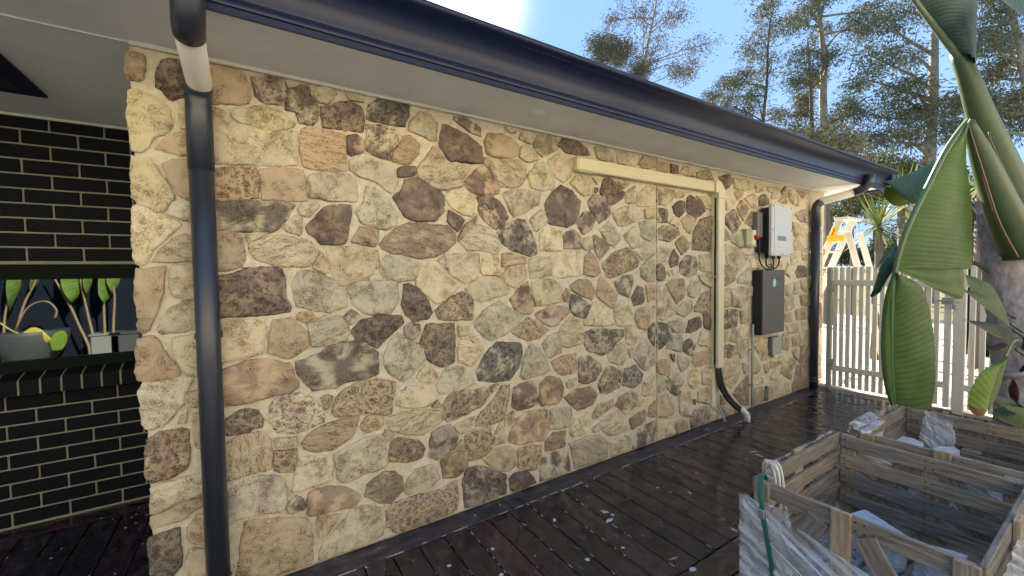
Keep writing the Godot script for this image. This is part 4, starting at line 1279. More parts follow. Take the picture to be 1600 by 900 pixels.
func build_far():
	# step ladder behind the gate
	var l = thing("step_ladder", "aluminium step ladder with orange labels standing open behind the gate", "ladder", Vector3(6.85, -0.03, 0))
	var top = Vector3(0, 2.19, -0.03)
	var xs = [0.0, 0.42]
	for k in 2:
		var x = xs[k]
		var foot = Vector3(x, 0.0, -0.86)
		var hd = Vector3(x, 2.17, -0.055)
		part("stile", bar(foot, hd, 0.030, 0.085), M.aluminium, l)
		part("rear_leg", bar(Vector3(x, 0.0, 0.50), Vector3(x, 1.98, 0.03), 0.028, 0.07), M.aluminium, l)
	for k in 7:
		var t = 0.12 + k * 0.135
		var zz = lerpf(-0.86, -0.055, t)
		box_part("step", Vector3(0.0, 2.17 * t - 0.012, zz - 0.045), Vector3(0.42, 2.17 * t + 0.012, zz + 0.045), M.aluminium, l)
	for k in 3:
		var t = 0.25 + 0.25 * k
		box_part("cross_bar", Vector3(0.0, 1.98 * t - 0.015, lerpf(0.5, 0.03, t) - 0.012), Vector3(0.42, 1.98 * t + 0.015, lerpf(0.5, 0.03, t) + 0.012), M.aluminium, l)
	box_part("top_cap", Vector3(-0.03, 2.15, -0.12), Vector3(0.45, 2.185, 0.05), M.aluminium, l, 0.006)
	box_part("platform", Vector3(-0.01, 1.49, -0.40), Vector3(0.43, 1.515, 0.12), M.aluminium, l, 0.004)
	var along = (Vector3(0, 2.17, -0.055) - Vector3(0, 0, -0.86)).normalized()
	var mk = func(t0, t1, w0, w1, m, nm):
		var a = Vector3(-0.0165, 0, -0.86) + along * t0
		var b = Vector3(-0.0165, 0, -0.86) + along * t1
		var sd = Vector3(0, -along.z, along.y)
		var st = begin()
		quad(st, a + sd * w1, b + sd * w1, b + sd * w0, a + sd * w0)
		part(nm, done(st), m, l)
	mk.call(2.03, 2.20, -0.030, 0.024, M.ladder_yellow, "warning_label")
	mk.call(2.06, 2.17, -0.012, -0.002, M.ink, "warning_print")
	box_part("spreader_cover", Vector3(-0.026, 1.86, -0.20), Vector3(-0.017, 1.945, 0.0), M.ladder_yellow, l, 0.004)
	mk.call(1.62, 1.95, -0.038, 0.006, M.trim_white, "name_label")
	var tm = TextMesh.new()
	tm.text = "BAILEY"
	var sf = SystemFont.new()
	sf.font_names = PackedStringArray(["Droid Sans"])
	sf.font_weight = 700
	tm.font = sf
	tm.font_size = 32
	tm.pixel_size = 0.0016
	tm.depth = 0.001
	var right = along
	var upv = Vector3(0, along.z, -along.y) * -1.0
	var out = Vector3(-1, 0, 0)
	upv = out.cross(right)
	part("lettering", tm, M.ink, l, Transform3D(Basis(right, upv, out), Vector3(-0.0185, 0, -0.86) + along * 1.785 + Vector3(0, -along.z, along.y) * -0.016))
	# far dark fence, sunlit paving
	var f = thing("dark_fence", "low slate coloured metal fence across the driveway behind the gate", "fence")
	box_part("sheet", Vector3(10.2, -0.03, 0.55), Vector3(10.24, 1.50, 6.0), M.fence_slate, f, 0.002)
	box_part("top_rail", Vector3(10.18, 1.50, 0.53), Vector3(10.26, 1.56, 6.0), M.fence_slate, f, 0.004)
	for k in 12:
		box_part("rib", Vector3(10.185, 0.0, 0.7 + 0.45 * k), Vector3(10.2, 1.5, 0.74 + 0.45 * k), M.fence_slate, f, 0.003)
	var pv = Node3D.new()
	pv.name = "paving"
	add_child(pv)
	pv.set_meta("kind", "structure")
	var bm = box_mesh(Vector3(0.22, 0.03, 0.11), 0.004)
	for i in 9:
		for j in 12:
			part("paver", bm, M.paver_a if rng.randf() < 0.45 else M.paver_b, pv, Transform3D(Basis(), Vector3(8.0 + 0.23 * i, -0.012, 1.0 + 0.118 * j)))
	# added unseen house bouncing sunlight onto the wall, and the slate fence before it
	var nf = thing("boundary_fence", "tall slate boundary fence facing the house across the garden path", "fence")
	box_part("sheet", Vector3(-14.0, -0.05, 5.9), Vector3(7.0, 1.5, 5.94), M.fence_slate, nf, 0.002)
	for k in 40:
		box_part("rib", Vector3(-13.8 + 0.5 * k, -0.05, 5.885), Vector3(-13.76 + 0.5 * k, 1.5, 5.9), M.fence_slate, nf, 0.003)
	var nh = thing("added_bounce_house", "unseen pale house added beyond the slate boundary fence to bounce sunlight", "house")
	box_part("wall", Vector3(-16.0, -0.2, 8.6), Vector3(16.0, 5.7, 15.0), M.render_pale, nh, 0.01)
	var rs = begin()
	quad(rs, Vector3(-16.6, 5.65, 8.0), Vector3(-16.6, 7.6, 12.0), Vector3(16.6, 7.6, 12.0), Vector3(16.6, 5.65, 8.0))
	quad(rs, Vector3(-16.6, 7.6, 12.0), Vector3(-16.6, 5.65, 15.6), Vector3(16.6, 5.65, 15.6), Vector3(16.6, 7.6, 12.0))
	part("roof", done(rs), M.roof_sheet, nh)
	for k in 5:
		var wn = box_part("window", Vector3(-13.0 + 5.6 * k, 3.4, 8.55), Vector3(-11.4 + 5.6 * k, 4.6, 8.6), M.frame_black, nh, 0.004)
		box_part("pane", Vector3(-0.74, -0.54, -0.03), Vector3(0.74, 0.54, -0.0255), M.window_glass, wn, 0.001)

func bar(a, b, thick, wide) -> ArrayMesh:        # flat bar from a to b; thick along x, wide across
	var d = b - a
	var y = d.normalized()
	var x = Vector3.RIGHT
	var z = x.cross(y).normalized()
	var st = begin()
	add_box(st, Transform3D(Basis(x, y, z), (a + b) * 0.5), Vector3(thick, d.length(), wide), 0.003)
	return done(st)

# ---------------------------------------------------------------- crates
func board_part(called, a, b, face, wide, thick, m, parent):     # a timber board from a to b, its flat side towards face
	var x = (b - a).normalized()
	var z = (face - x * face.dot(x)).normalized()
	var y = z.cross(x)
	var o = part(called, box_mesh(Vector3(a.distance_to(b), wide, thick), 0.003), m, parent, Transform3D(Basis(x, y, z), (a + b) * 0.5))
	return o

func crate(label, x0, x1, z0, z1, h, dark_side) -> Node3D:
	var t = thing("timber_crate", label, "crate", Vector3((x0 + x1) * 0.5, 0, (z0 + z1) * 0.5), "timber crates on the deck")
	var ox = -t.position
	var v = func(x, y, z) -> Vector3: return Vector3(x, y, z) + ox
	var pick = func() -> StandardMaterial3D: return M["timber_%d" % [0, 1, 2, 0, 1, 3][rng.randi() % 6]]
	var th = 0.018
	var sw = 0.068
	for k in 4:
		var y = h - sw * 0.5 - 0.100 * k
		var jy = rng.randf_range(-0.004, 0.004)
		var mz = M.timber_3 if k == 0 and dark_side else pick.call()
		board_part("side_slat", v.call(x0, y + jy, z0), v.call(x1, y, z0), Vector3(0, 0, 1), sw, th, mz, t)
		board_part("side_slat", v.call(x0 + 0.01, y, z1), v.call(x1, y + jy, z1), Vector3(0, 0, 1), sw, th, M.timber_3 if k == 0 else pick.call(), t)
		board_part("end_slat", v.call(x1 - 0.02, y - 0.006, z0 + 0.012), v.call(x1 - 0.02, y - 0.006 + jy, z1 - 0.012), Vector3(1, 0, 0), sw, th, pick.call(), t)
		if k != 1 and k != 2:
			board_part("end_slat", v.call(x0 + 0.02, y - 0.006 - jy, z0 + 0.012), v.call(x0 + 0.02, y - 0.006, z1 - 0.012), Vector3(1, 0, 0), sw, th, pick.call(), t)
	# corner posts inside, centre post and slanting braces outside each end
	for c in [[x0 + 0.002, z0 + 0.03], [x1 + 0.0, z0 + 0.04], [x0 + 0.002, z1 - 0.03], [x1 + 0.0, z1 - 0.04]]:
		board_part("corner_post", v.call(c[0], 0.10, c[1]), v.call(c[0], h - 0.004, c[1]), Vector3(1, 0, 0), 0.06, 0.018, M["timber_%d" % [4, 0, 2][rng.randi() % 3]], t)
	var zc = (z0 + z1) * 0.5
	for e in [[x1 + 0.0, 1.0], [x0 - 0.0, -1.0]]:
		var zo = zc + (0.03 if e[1] > 0 else -0.02)
		board_part("centre_post", v.call(e[0], 0.10, zo), v.call(e[0], h - (0.012 if e[1] > 0 else -0.004), zo), Vector3(1, 0, 0), 0.062, 0.018, M.timber_4 if e[1] < 0 else pick.call(), t)
		board_part("brace", v.call(e[0], h - 0.06, zo - 0.07), v.call(e[0], 0.16, z0 + 0.07), Vector3(1, 0, 0), 0.072, 0.016, M.timber_3, t)
		board_part("brace", v.call(e[0], h - 0.06, zo + 0.07), v.call(e[0], 0.16, z1 - 0.07), Vector3(1, 0, 0), 0.072, 0.016, M.timber_1, t)
	for z in [z0 - 0.018, z1 + 0.018]:
		board_part("side_post", v.call((x0 + x1) * 0.5, 0.10, z), v.call((x0 + x1) * 0.5, h + 0.012, z), Vector3(0, 0, 1), 0.08, 0.018, M.timber_4, t)
	# nails at the board ends
	var st = begin()
	for k in 4:
		var y = h - sw * 0.5 - 0.100 * k
		for dy in [-0.016, 0.016]:
			for z in [z0 + 0.035, zc + 0.02, zc + 0.045, z1 - 0.035]:
				add_box(st, Transform3D(Basis(), v.call(x1 - 0.0292, y - 0.006 + dy, z)), Vector3(0.002, 0.006, 0.007), 0.0005)
				add_box(st, Transform3D(Basis(), v.call(x0 + 0.0108, y - 0.006 + dy, z)), Vector3(0.002, 0.006, 0.007), 0.0005)
			for x in [x0 + 0.05, (x0 + x1) * 0.5, x1 - 0.05]:
				add_box(st, Transform3D(Basis(), v.call(x, y + dy, z0 + 0.0092)), Vector3(0.007, 0.006, 0.002), 0.0005)
	var nl = part("nails", done(st), M.ink, t)
	nl.set_meta("kind", "stuff")
	# floor boards and bearers
	for k in 6:
		var z = z0 + 0.06 + k * (z1 - z0 - 0.12) / 5.0
		board_part("floor_board", v.call(x0, 0.105, z), v.call(x1, 0.105, z), Vector3(0, 1, 0), 0.085, 0.018, pick.call(), t)
	for x in [x0 + 0.05, (x0 + x1) * 0.5, x1 - 0.05]:
		board_part("bearer", v.call(x, 0.048, z0), v.call(x, 0.048, z1), Vector3(0, 1, 0), 0.09, 0.094, pick.call(), t)
	return t

func film_sheet(called, corner, u, w, nu, nw, amp, sd, m, parent, top = null) -> MeshInstance3D:
	# a creased sheet of stretch film; u runs along, w down; top(t) trims its upper edge
	var st = begin(true)
	var n = u.cross(w).normalized()
	var grid = []
	var uvs = []
	for i in nw + 1:
		var row = []
		var urow = []
		for j in nu + 1:
			var a = float(j) / nu
			var b = float(i) / nw
			var t0 = top.call(a) if top else 0.0
			b = t0 + (1.0 - t0) * b
			var p = corner + u * a + w * b
			var cr = noise_a.get_noise_2d(a * 2.0 + b * 1.0 + sd, b * 4.0 - a * 2.2) * 0.75 + noise_b.get_noise_2d(a * 3.0 + b * 1.5, (b - a * 0.5) * 16.0 + sd) * 0.28
			p += n * (cr * amp)
			row.append(p)
			urow.append(Vector2(a * u.length() + b * w.length() * 0.45, b * w.length() - a * u.length() * 0.52) * 1.6 + Vector2(sd * 0.37, sd * 0.11))
		grid.append(row)
		uvs.append(urow)
	add_sheet(st, grid, null, uvs)
	return part(called, done(st), m, parent)

func build_crates():
	var h = 0.58
	var a = crate("open timber crate wrapped in torn plastic film with a green strap, stone offcuts inside", 1.795, 2.68, 1.372, 2.02, h, true)
	var b = crate("open timber crate beneath the hanging leaf, film rags over its rim", 2.775, 3.54, 1.43, 2.10, h, false)
	# stretch film on the first crate, its rags and its strap
	var f = thing("stretch_film", "torn clear stretch film wrapped round the strapped crate", "plastic film", Vector3(1.79, 0.0, 1.36))
	var o = -f.position
	film_sheet("wrap", Vector3(1.768, 0.52, 1.345) + o, Vector3(0.012, 0, 0.70), Vector3(-0.012, -0.50, 0), 70, 34, 0.016, 3.0, M.film, f, func(t): return clampf(0.03 + 0.33 * t, 0.0, 0.9))
	film_sheet("wrap", Vector3(1.757, 0.50, 1.335) + o, Vector3(0.010, 0, 0.71), Vector3(-0.016, -0.49, 0), 70, 30, 0.020, 17.0, M.film_thin, f, func(t): return clampf(0.06 + 0.36 * t + 0.02 * sin(t * 23.0), 0.0, 0.93))
	film_sheet("wrap", Vector3(1.750, 0.515, 1.332) + o, Vector3(0.0, 0, 0.20), Vector3(-0.02, -0.50, 0.02), 26, 30, 0.022, 31.0, M.film, f)
	film_sheet("side_wrap", Vector3(1.76, 0.50, 1.345) + o, Vector3(0.95, 0.0, 0.0), Vector3(0, -0.46, -0.015), 50, 20, 0.012, 41.0, M.film, f, func(t): return 0.06 + 0.05 * sin(t * 14.0))
	film_sheet("end_wrap", Vector3(2.708, 0.50, 1.35) + o, Vector3(0.0, 0, 0.69), Vector3(0, -0.42, 0), 40, 16, 0.012, 47.0, M.film_dense, f)
	film_sheet("rim_film", Vector3(1.92, 0.592, 1.352) + o, Vector3(0.74, 0.0, 0.0), Vector3(0.0, -0.10, -0.03), 44, 8, 0.012, 53.0, M.film_dense, f)
	film_sheet("side_wrap", Vector3(1.84, 0.53, 2.045) + o, Vector3(0.86, 0.0, 0.0), Vector3(0, -0.48, 0.10), 50, 24, 0.014, 133.0, M.film_dense, f)
	# a roped bundle over the corner rim
	for k in 9:
		var s = k * 1.7
		var c0 = Vector3(1.915 + 0.012 * sin(s), 0.60, 1.35 + 0.004 * k) + o
		part("rag", tube_mesh(smooth_path([c0 + Vector3(0.03, -0.10, -0.012 - 0.004 * k), c0 + Vector3(0.012 * cos(s), 0.012, 0.0), c0 + Vector3(-0.012, 0.0, 0.042), c0 + Vector3(-0.03 + 0.01 * sin(s * 2.0), -0.065 - 0.012 * k, 0.066)], 5), 0.0045, 6), M.pvc_white, f)
	film_sheet("rag_sheet", Vector3(1.865, 0.596, 1.382) + o, Vector3(0.09, 0.0, 0.0), Vector3(-0.02, -0.13, 0.035), 12, 12, 0.016, 61.0, M.film_dense, f)
	film_sheet("low_wrap", Vector3(1.765, 0.24, 1.335) + o, Vector3(0.012, -0.1, 0.60), Vector3(-0.02, -0.07, 0), 50, 5, 0.018, 71.0, M.film_dense, f)
	for k in 5:
		var q = [[0.49, 0.02], [0.44, 0.10], [0.40, 0.16], [0.36, 0.10], [0.30, 0.04]][k]
		var pa = Vector3(1.748, q[0], 1.35 + q[1]) + o
		part("crease", tube_mesh(smooth_path([pa, pa + Vector3(0.006, -0.10, 0.17), pa + Vector3(-0.004, -0.21, 0.36), pa + Vector3(0.004, -0.30, 0.56 - q[1])], 6), 0.0035, 6), M.film_dense, f)
	var s = thing("strap", "green plastic strap looped over the corner of the wrapped crate", "strap")
	var path = smooth_path([Vector3(1.86, 0.42, 1.385), Vector3(1.845, 0.56, 1.388), Vector3(1.82, 0.598, 1.392), Vector3(1.785, 0.592, 1.398), Vector3(1.755, 0.53, 1.412), Vector3(1.742, 0.42, 1.435), Vector3(1.738, 0.30, 1.46), Vector3(1.742, 0.16, 1.475), Vector3(1.75, 0.10, 1.48)], 6)
	for side in 2:
		var st = begin(true)
		var grid = []
		for p in path:
			var dz = 0.008 if side == 0 else 0.0
			grid.append([p + Vector3(-0.001 * side, 0, -0.010 + dz + 0.006 * side), p + Vector3(-0.003, 0, 0.001 + dz * 1.2), p + Vector3(-0.001, 0, 0.008 + dz)])
		add_sheet(st, grid)
		part("band", done(st), M.strap_green, s)
	box_part("buckle", Vector3(1.732, 0.45, 1.418), Vector3(1.745, 0.485, 1.44), M.galvanised, s, 0.002)
	# rags of film over the second crate
	var g = thing("film_rag", "crumpled plastic film rag hanging over the rim of the far crate", "plastic film", Vector3(2.95, 0.55, 1.42), "film rags on the far crate")
	film_sheet("sheet", Vector3(-0.13, 0.045, -0.02), Vector3(0.30, 0.0, 0.01), Vector3(0.02, -0.30, 0.07), 22, 22, 0.024, 83.0, M.film_dense, g)
	film_sheet("sheet", Vector3(-0.16, 0.048, -0.05), Vector3(0.36, 0.0, -0.01), Vector3(-0.05, -0.02, 0.10), 22, 10, 0.022, 87.0, M.film_dense, g)
	film_sheet("sheet", Vector3(-0.20, 0.044, -0.03), Vector3(0.80, 0.0, 0.0), Vector3(0.0, -0.08, -0.02), 30, 8, 0.012, 91.0, M.film_dense, g)
	var g2 = thing("film_rag", "grey film rag hanging inside the far crate corner", "plastic film", Vector3(3.49, 0.54, 1.56), "film rags on the far crate")
	film_sheet("sheet", Vector3(0.0, 0.045, -0.03), Vector3(0.0, 0.0, 0.13), Vector3(-0.11, -0.34, -0.02), 18, 22, 0.022, 95.0, M.film, g2)
	film_sheet("sheet", Vector3(-0.02, 0.02, -0.02), Vector3(0.0, 0.0, 0.12), Vector3(-0.14, -0.36, 0.05), 18, 22, 0.024, 99.0, M.film, g2)
	# pale stone offcuts lying in the crates
	slab_thing("pale grey stone offcut leaning in the strapped crate, long wedge", [[1326, 805], [1340, 799], [1352, 796], [1380, 813], [1424, 842], [1421, 846], [1405, 844]], 0.28, 0.03)
	slab_thing("pale grey stone offcut lying behind the long wedge in the strapped crate", [[1420, 846], [1440, 848], [1480, 858], [1513, 868], [1510, 873], [1480, 872], [1440, 862]], 0.28, 0.03)
	slab_thing("broken pale stone offcut showing under the strapped crate's end rail", [[1349, 848], [1364, 855], [1370, 862], [1358, 868]], 0.2, 0.03)
	slab_thing("rounded pale stone offcut in the far crate beside the film rag", [[1398, 688], [1410, 682], [1425, 684], [1442, 692], [1443, 700], [1420, 699]], 0.42, 0.03)
	slab_thing("ragged pale stone offcut in the middle of the far crate", [[1448, 703], [1470, 697], [1490, 698], [1500, 704], [1489, 710], [1494, 716], [1470, 717]], 0.42, 0.03)
	slab_thing("narrow pale stone offcut at the side of the far crate", [[1508, 722], [1530, 724], [1555, 730], [1571, 738], [1570, 742], [1530, 738]], 0.38, 0.03)
	var w = thing("film_rag", "loose film lying across the floor of the far crate", "plastic film", Vector3(3.2, 0.16, 1.75), "film rags on the far crate")
	film_sheet("sheet", Vector3(-0.36, 0.0, -0.26), Vector3(0.66, 0.0, 0.0), Vector3(0.0, 0.02, 0.54), 40, 34, 0.03, 107.0, M.film, w)
	var w1 = thing("film_rag", "loose film lying across the floor of the strapped crate", "plastic film", Vector3(2.24, 0.15, 1.7), "film rags on the strapped crate")
	film_sheet("sheet", Vector3(-0.36, 0.0, -0.28), Vector3(0.76, 0.0, 0.0), Vector3(0.0, 0.02, 0.56), 40, 34, 0.03, 113.0, M.film_thin, w1)

func slab_thing(label, px, y, thick):
	var ring = []
	var c = Vector3.ZERO
	for p in px:
		var q = on_y(p[0], p[1], y)
		ring.append(q)
		c += q
	c /= px.size()
	var t = thing("stone_offcut", label, "stone", c, "pale stone offcuts in the crates")
	var loc = []
	for i in ring.size():
		var a = ring[i] - c
		var b = ring[(i + 1) % ring.size()] - c
		loc.append(a)
		loc.append(a.lerp(b, 0.5) * (1.0 + rng.randf_range(-0.03, 0.03)))
	loc.reverse()
	# reverse so that the ring runs counterclockwise seen from above
	var area = 0.0
	for i in loc.size():
		var a = loc[i]
		var b = loc[(i + 1) % loc.size()]
		area += a.z * b.x - a.x * b.z
	if area < 0: loc.reverse()
	var st = begin()
	add_slab(st, loc, thick)
	part("slab", done(st), M.slab, t)
	# more slabs of the stack below, down to the crate floor
	var top = -thick
	while y + top > 0.13:
		var d = minf(rng.randf_range(0.025, 0.04), y + top - 0.1145)
		var st2 = begin()
		var r2 = []
		var sh = Vector3(rng.randf_range(-0.012, 0.012), 0, rng.randf_range(-0.012, 0.012))
		for p in loc: r2.append(Vector3(p.x, 0, p.z) * rng.randf_range(0.80, 0.92) + sh + Vector3(0, top - 0.0005, 0))
		add_slab(st2, r2, d - 0.001)
		part("slab", done(st2), M.slab, t)
		top -= d

# ---------------------------------------------------------------- plants
func resample(pts, n) -> Array:
	var path = smooth_path(pts, 8)
	var len_at = [0.0]
	for i in path.size() - 1: len_at.append(len_at[i] + path[i].distance_to(path[i + 1]))
	var out = []
	var k = 0
	for i in n + 1:
		var d = len_at[-1] * i / n
		while k < path.size() - 2 and len_at[k + 1] < d: k += 1
		var f = (d - len_at[k]) / maxf(len_at[k + 1] - len_at[k], 1e-6)
		out.append(path[k].lerp(path[k + 1], clampf(f, 0, 1)))
	return out

func blade(mid, edge, nt, ns, bulge, ca, cb, wave = 0.0022, pitch = 0.026) -> ArrayMesh:
	# leaf half: ruled between midrib and edge, ribbed across, bulging towards +bulge
	var a = resample(mid, nt)
	var b = resample(edge, nt)
	var st = begin(true)
	var grid = []
	var cols = []
	var uvs = []
	var run = 0.0
	for i in nt + 1:
		if i > 0: run += a[i].distance_to(a[i - 1])
		var rag = 1.0 - 0.03 * maxf(0.0, noise_a.get_noise_2d(run * 60.0, 3.0 + pitch * 900.0))
		if noise_b.get_noise_2d(run * 31.0, 11.0 + pitch * 300.0) > 0.66: rag -= 0.16
		var row = []
		var crow = []
		var urow = []
		for j in ns + 1:
			var s = float(j) / ns
			var p = a[i].lerp(b[i], s * rag)
			p += bulge * (4.0 * s * (1.0 - s))
			var out = bulge.normalized() if bulge.length() > 0.0001 else Vector3(-1, 0, 0)
			p += out * (sin((run / pitch + s * 1.7) * TAU) * wave * minf(1.0, s * 5.0) + noise_a.get_noise_3d(p.x * 9.0, p.y * 9.0, p.z * 9.0) * 0.004 * s)
			row.append(p)
			var m = clampf(0.5 + 0.6 * noise_b.get_noise_3d(p.x * 7.0, p.y * 7.0, p.z * 7.0) + 0.25 * sin((run / pitch + s * 1.7) * TAU), 0.0, 1.0)
			if j == 0: m = 1.0
			var cc = ca.lerp(cb, m)
			if j == ns: cc = cc.lerp(Color(0.16, 0.11, 0.04), 0.55)
			elif noise_a.get_noise_3d(p.x * 23.0, p.y * 23.0, p.z * 23.0 + 5.0) > 0.5: cc = cc.lerp(Color(0.12, 0.12, 0.04), 0.5)
			crow.append(cc)
			urow.append(Vector2(s, run * 3.0))
		grid.append(row)
		cols.append(crow)
		uvs.append(urow)
	add_sheet(st, grid, cols, uvs)
	return done(st)

func stalk(pts, radii, ca, parent, called, seg = 10):
	var p = resample(pts, 24)
	var rr = []
	for i in p.size():
		var f = float(i) / (p.size() - 1) * (radii.size() - 1)
		var k = mini(int(f), radii.size() - 2)
		rr.append(lerpf(radii[k], radii[k + 1], f - k))
	var st = begin(true)
	add_tube(st, p, rr, seg, true, ca)
	return part(called, done(st), M.petiole, parent)

func D(list, depth) -> Array:         # pixels of the photograph at a depth (or each its own)
	var out = []
	for q in list:
		out.append(at_depth(q[0], q[1], q[2] if q.size() > 2 else depth))
	return out

func build_plants():
	var dk = Color(0.044, 0.088, 0.020)
	var lt = Color(0.078, 0.138, 0.032)
	var teal = Color(0.055, 0.10, 0.075)
	var teal2 = Color(0.13, 0.18, 0.13)
	var t = thing("giant_strelitzia", "giant strelitzia with grey trunk and a torn broad leaf hanging before the gate", "plant")
	# trunk with old leaf bases
	stalk_tree(t, D([[1592, 660, 2.40], [1588, 560, 2.40], [1578, 470, 2.38], [1566, 400, 2.36], [1552, 355, 2.34], [1544, 330, 2.33]], 2.3), [0.100, 0.098, 0.104, 0.098, 0.080, 0.048], "trunk")
	var base = on_y(1592, 760, 0.0)
	var low = at_depth(1592, 660, 2.40)
	stalk_tree(t, [Vector3(low.x + 0.03, 0.0, low.z + 0.015), Vector3(low.x + 0.015, low.y * 0.5, low.z + 0.006), low], [0.115, 0.108, 0.100], "trunk_foot")
	for k in 4:
		var q = [[1574, 520, 1600, 500], [1566, 455, 1596, 440], [1570, 590, 1604, 575], [1556, 398, 1590, 380]][k]
		var c = at_depth((q[0] + q[2]) * 0.5, (q[1] + q[3]) * 0.5, 2.385)
		part("leaf_scar", tube_mesh([c + Vector3(-0.05, -0.02, -0.075), c + Vector3(-0.09, 0.0, 0.0), c + Vector3(-0.05, 0.02, 0.075)], [0.012, 0.018, 0.012], 8), M.trunk_palm, t)
	# broad channelled stalks
	var green = Color(0.062, 0.100, 0.042)
	stalk(D([[1600, 400, 2.30], [1588, 330, 2.28], [1560, 250, 2.25], [1533, 180, 2.22], [1512, 118, 2.2], [1496, 80, 2.2]], 2.2), [0.115, 0.10, 0.078, 0.062, 0.048, 0.034], green, t, "stalk", 14)
	stalk(D([[1598, 390, 2.20], [1575, 345, 2.19], [1548, 280, 2.17], [1527, 225, 2.15], [1513, 190, 2.13]], 2.1), [0.085, 0.075, 0.060, 0.045, 0.022], Color(0.058, 0.092, 0.034), t, "stalk", 14)
	for e in [[[1590, 402, 2.13], [1560, 345, 2.12], [1536, 270, 2.10], [1519, 215, 2.10], [1512, 190, 2.11]], [[1600, 350, 2.16], [1590, 310, 2.16], [1568, 265, 2.17], [1550, 225, 2.17], [1545, 205, 2.17]]]:
		stalk(D(e, 2.1), [0.007, 0.006, 0.006, 0.005, 0.004], Color(0.14, 0.075, 0.04), t, "stalk_rim", 6)
	# the hanging leaf: upper half blade, torn lower blade with both halves
	var mid = D([[1512, 188, 2.12], [1480, 232, 2.08], [1450, 290, 2.05], [1425, 340, 2.03], [1407, 388, 2.02], [1396, 440, 2.02], [1393, 500, 2.03], [1393, 570, 2.05], [1398, 632, 2.07]], 2.1)
	stalk(mid, [0.014, 0.013, 0.012, 0.010, 0.008, 0.005], Color(0.085, 0.14, 0.05), t, "midrib", 8)
	var leaf = Node3D.new()
	leaf.name = "hanging_leaf"
	t.add_child(leaf)
	var out = Vector3(-0.05, 0.0, 0.02)
	part("blade", blade(D([[1512, 188, 2.12], [1480, 232, 2.08], [1450, 290, 2.05], [1425, 340, 2.03], [1407, 388, 2.02], [1399, 420, 2.02]], 2.1), D([[1512, 190, 2.13], [1510, 250, 2.16], [1518, 310, 2.18], [1520, 365, 2.17], [1519, 415, 2.16], [1506, 420, 2.14]], 2.1), 150, 14, out * 0.8, dk, lt), M.leaf_big, leaf)
	part("blade", blade(D([[1404, 400, 2.02], [1401, 410, 2.02], [1399, 421, 2.02]], 2.0), D([[1506, 418, 2.14], [1506, 462, 2.13], [1492, 468, 2.11]], 2.0), 40, 12, out * 0.5, dk, lt), M.leaf_big, leaf)
	part("blade", blade(D([[1398, 426, 2.02], [1394, 480, 2.03], [1393, 540, 2.04], [1395, 600, 2.06], [1398, 630, 2.07]], 2.0), D([[1402, 427, 2.02], [1442, 452, 2.05], [1459, 520, 2.08], [1462, 590, 2.09], [1455, 640, 2.09]], 2.0), 120, 12, out * 0.7, dk, lt), M.leaf_big, leaf)
	part("blade", blade(D([[1398, 418, 2.02], [1394, 470, 2.03], [1393, 540, 2.04], [1395, 600, 2.06], [1398, 630, 2.07]], 2.0), D([[1397, 420, 2.02], [1381, 470, 2.04], [1376, 540, 2.05], [1381, 600, 2.07], [1392, 634, 2.07]], 2.0), 120, 6, out * 0.3, Color(0.05, 0.10, 0.035), lt), M.leaf_big, leaf)
	# rolled leaf pointing up out of the frame
	var up = Node3D.new()
	up.name = "rolled_leaf"
	t.add_child(up)
	part("blade", blade(D([[1497, 88, 2.2], [1480, 66, 2.19], [1450, 28, 2.17], [1415, -20, 2.15], [1380, -75, 2.15]], 2.2), D([[1524, 104, 2.18], [1526, 60, 2.16], [1527, 10, 2.14], [1522, -40, 2.13], [1500, -100, 2.14]], 2.2), 120, 12, Vector3(-0.07, 0, 0.03), teal, teal2, 0.0035, 0.022), M.leaf_big, up)
	part("blade", blade(D([[1497, 88, 2.2], [1480, 66, 2.19], [1450, 28, 2.17], [1415, -20, 2.15], [1380, -75, 2.15]], 2.2), D([[1516, 100, 2.26], [1512, 60, 2.30], [1496, 10, 2.32], [1470, -40, 2.30], [1440, -100, 2.28]], 2.2), 100, 10, Vector3(0.05, 0, -0.03), teal, teal2, 0.0035, 0.022), M.leaf_big, up)
	stalk(D([[1500, 90, 2.19], [1480, 66, 2.18], [1450, 28, 2.16], [1415, -20, 2.14], [1380, -75, 2.14]], 2.2), [0.020, 0.014, 0.011, 0.009], Color(0.16, 0.20, 0.12), up, "midrib", 8)
	# top right leaf
	var tr = Node3D.new()
	tr.name = "upper_leaf"
	t.add_child(tr)
	part("blade", blade(D([[1556, -6, 1.9], [1580, 12, 1.9], [1610, 34, 1.9], [1660, 70, 1.9]], 1.9), D([[1556, -12, 1.95], [1590, -20, 2.0], [1630, -20, 2.0], [1680, 10, 2.0]], 1.9), 60, 8, Vector3(0, -0.02, 0), teal, teal2), M.leaf_big, tr)
	# leaf behind, blue green with a yellow underside tip
	var bl = thing("strelitzia_leaf", "blue green leaf with a yellow green tip behind the torn hanging leaf", "leaf")
	part("blade", blade(D([[1462, 250, 2.6], [1440, 262, 2.58], [1412, 274, 2.56], [1384, 284, 2.55]], 2.6), D([[1458, 290, 2.52], [1440, 312, 2.5], [1425, 318, 2.5], [1386, 286, 2.54]], 2.6), 60, 8, Vector3(-0.03, 0.0, 0.0), teal, Color(0.09, 0.15, 0.11)), M.leaf_big, bl)
	part("under_blade", blade(D([[1384, 290, 2.62], [1400, 297, 2.62], [1424, 306, 2.62]], 2.6), D([[1380, 306, 2.66], [1398, 322, 2.66], [1425, 318, 2.66]], 2.6), 40, 6, Vector3(0, 0.01, 0), Color(0.16, 0.22, 0.03), Color(0.24, 0.26, 0.04)), M.leaf_big, bl)
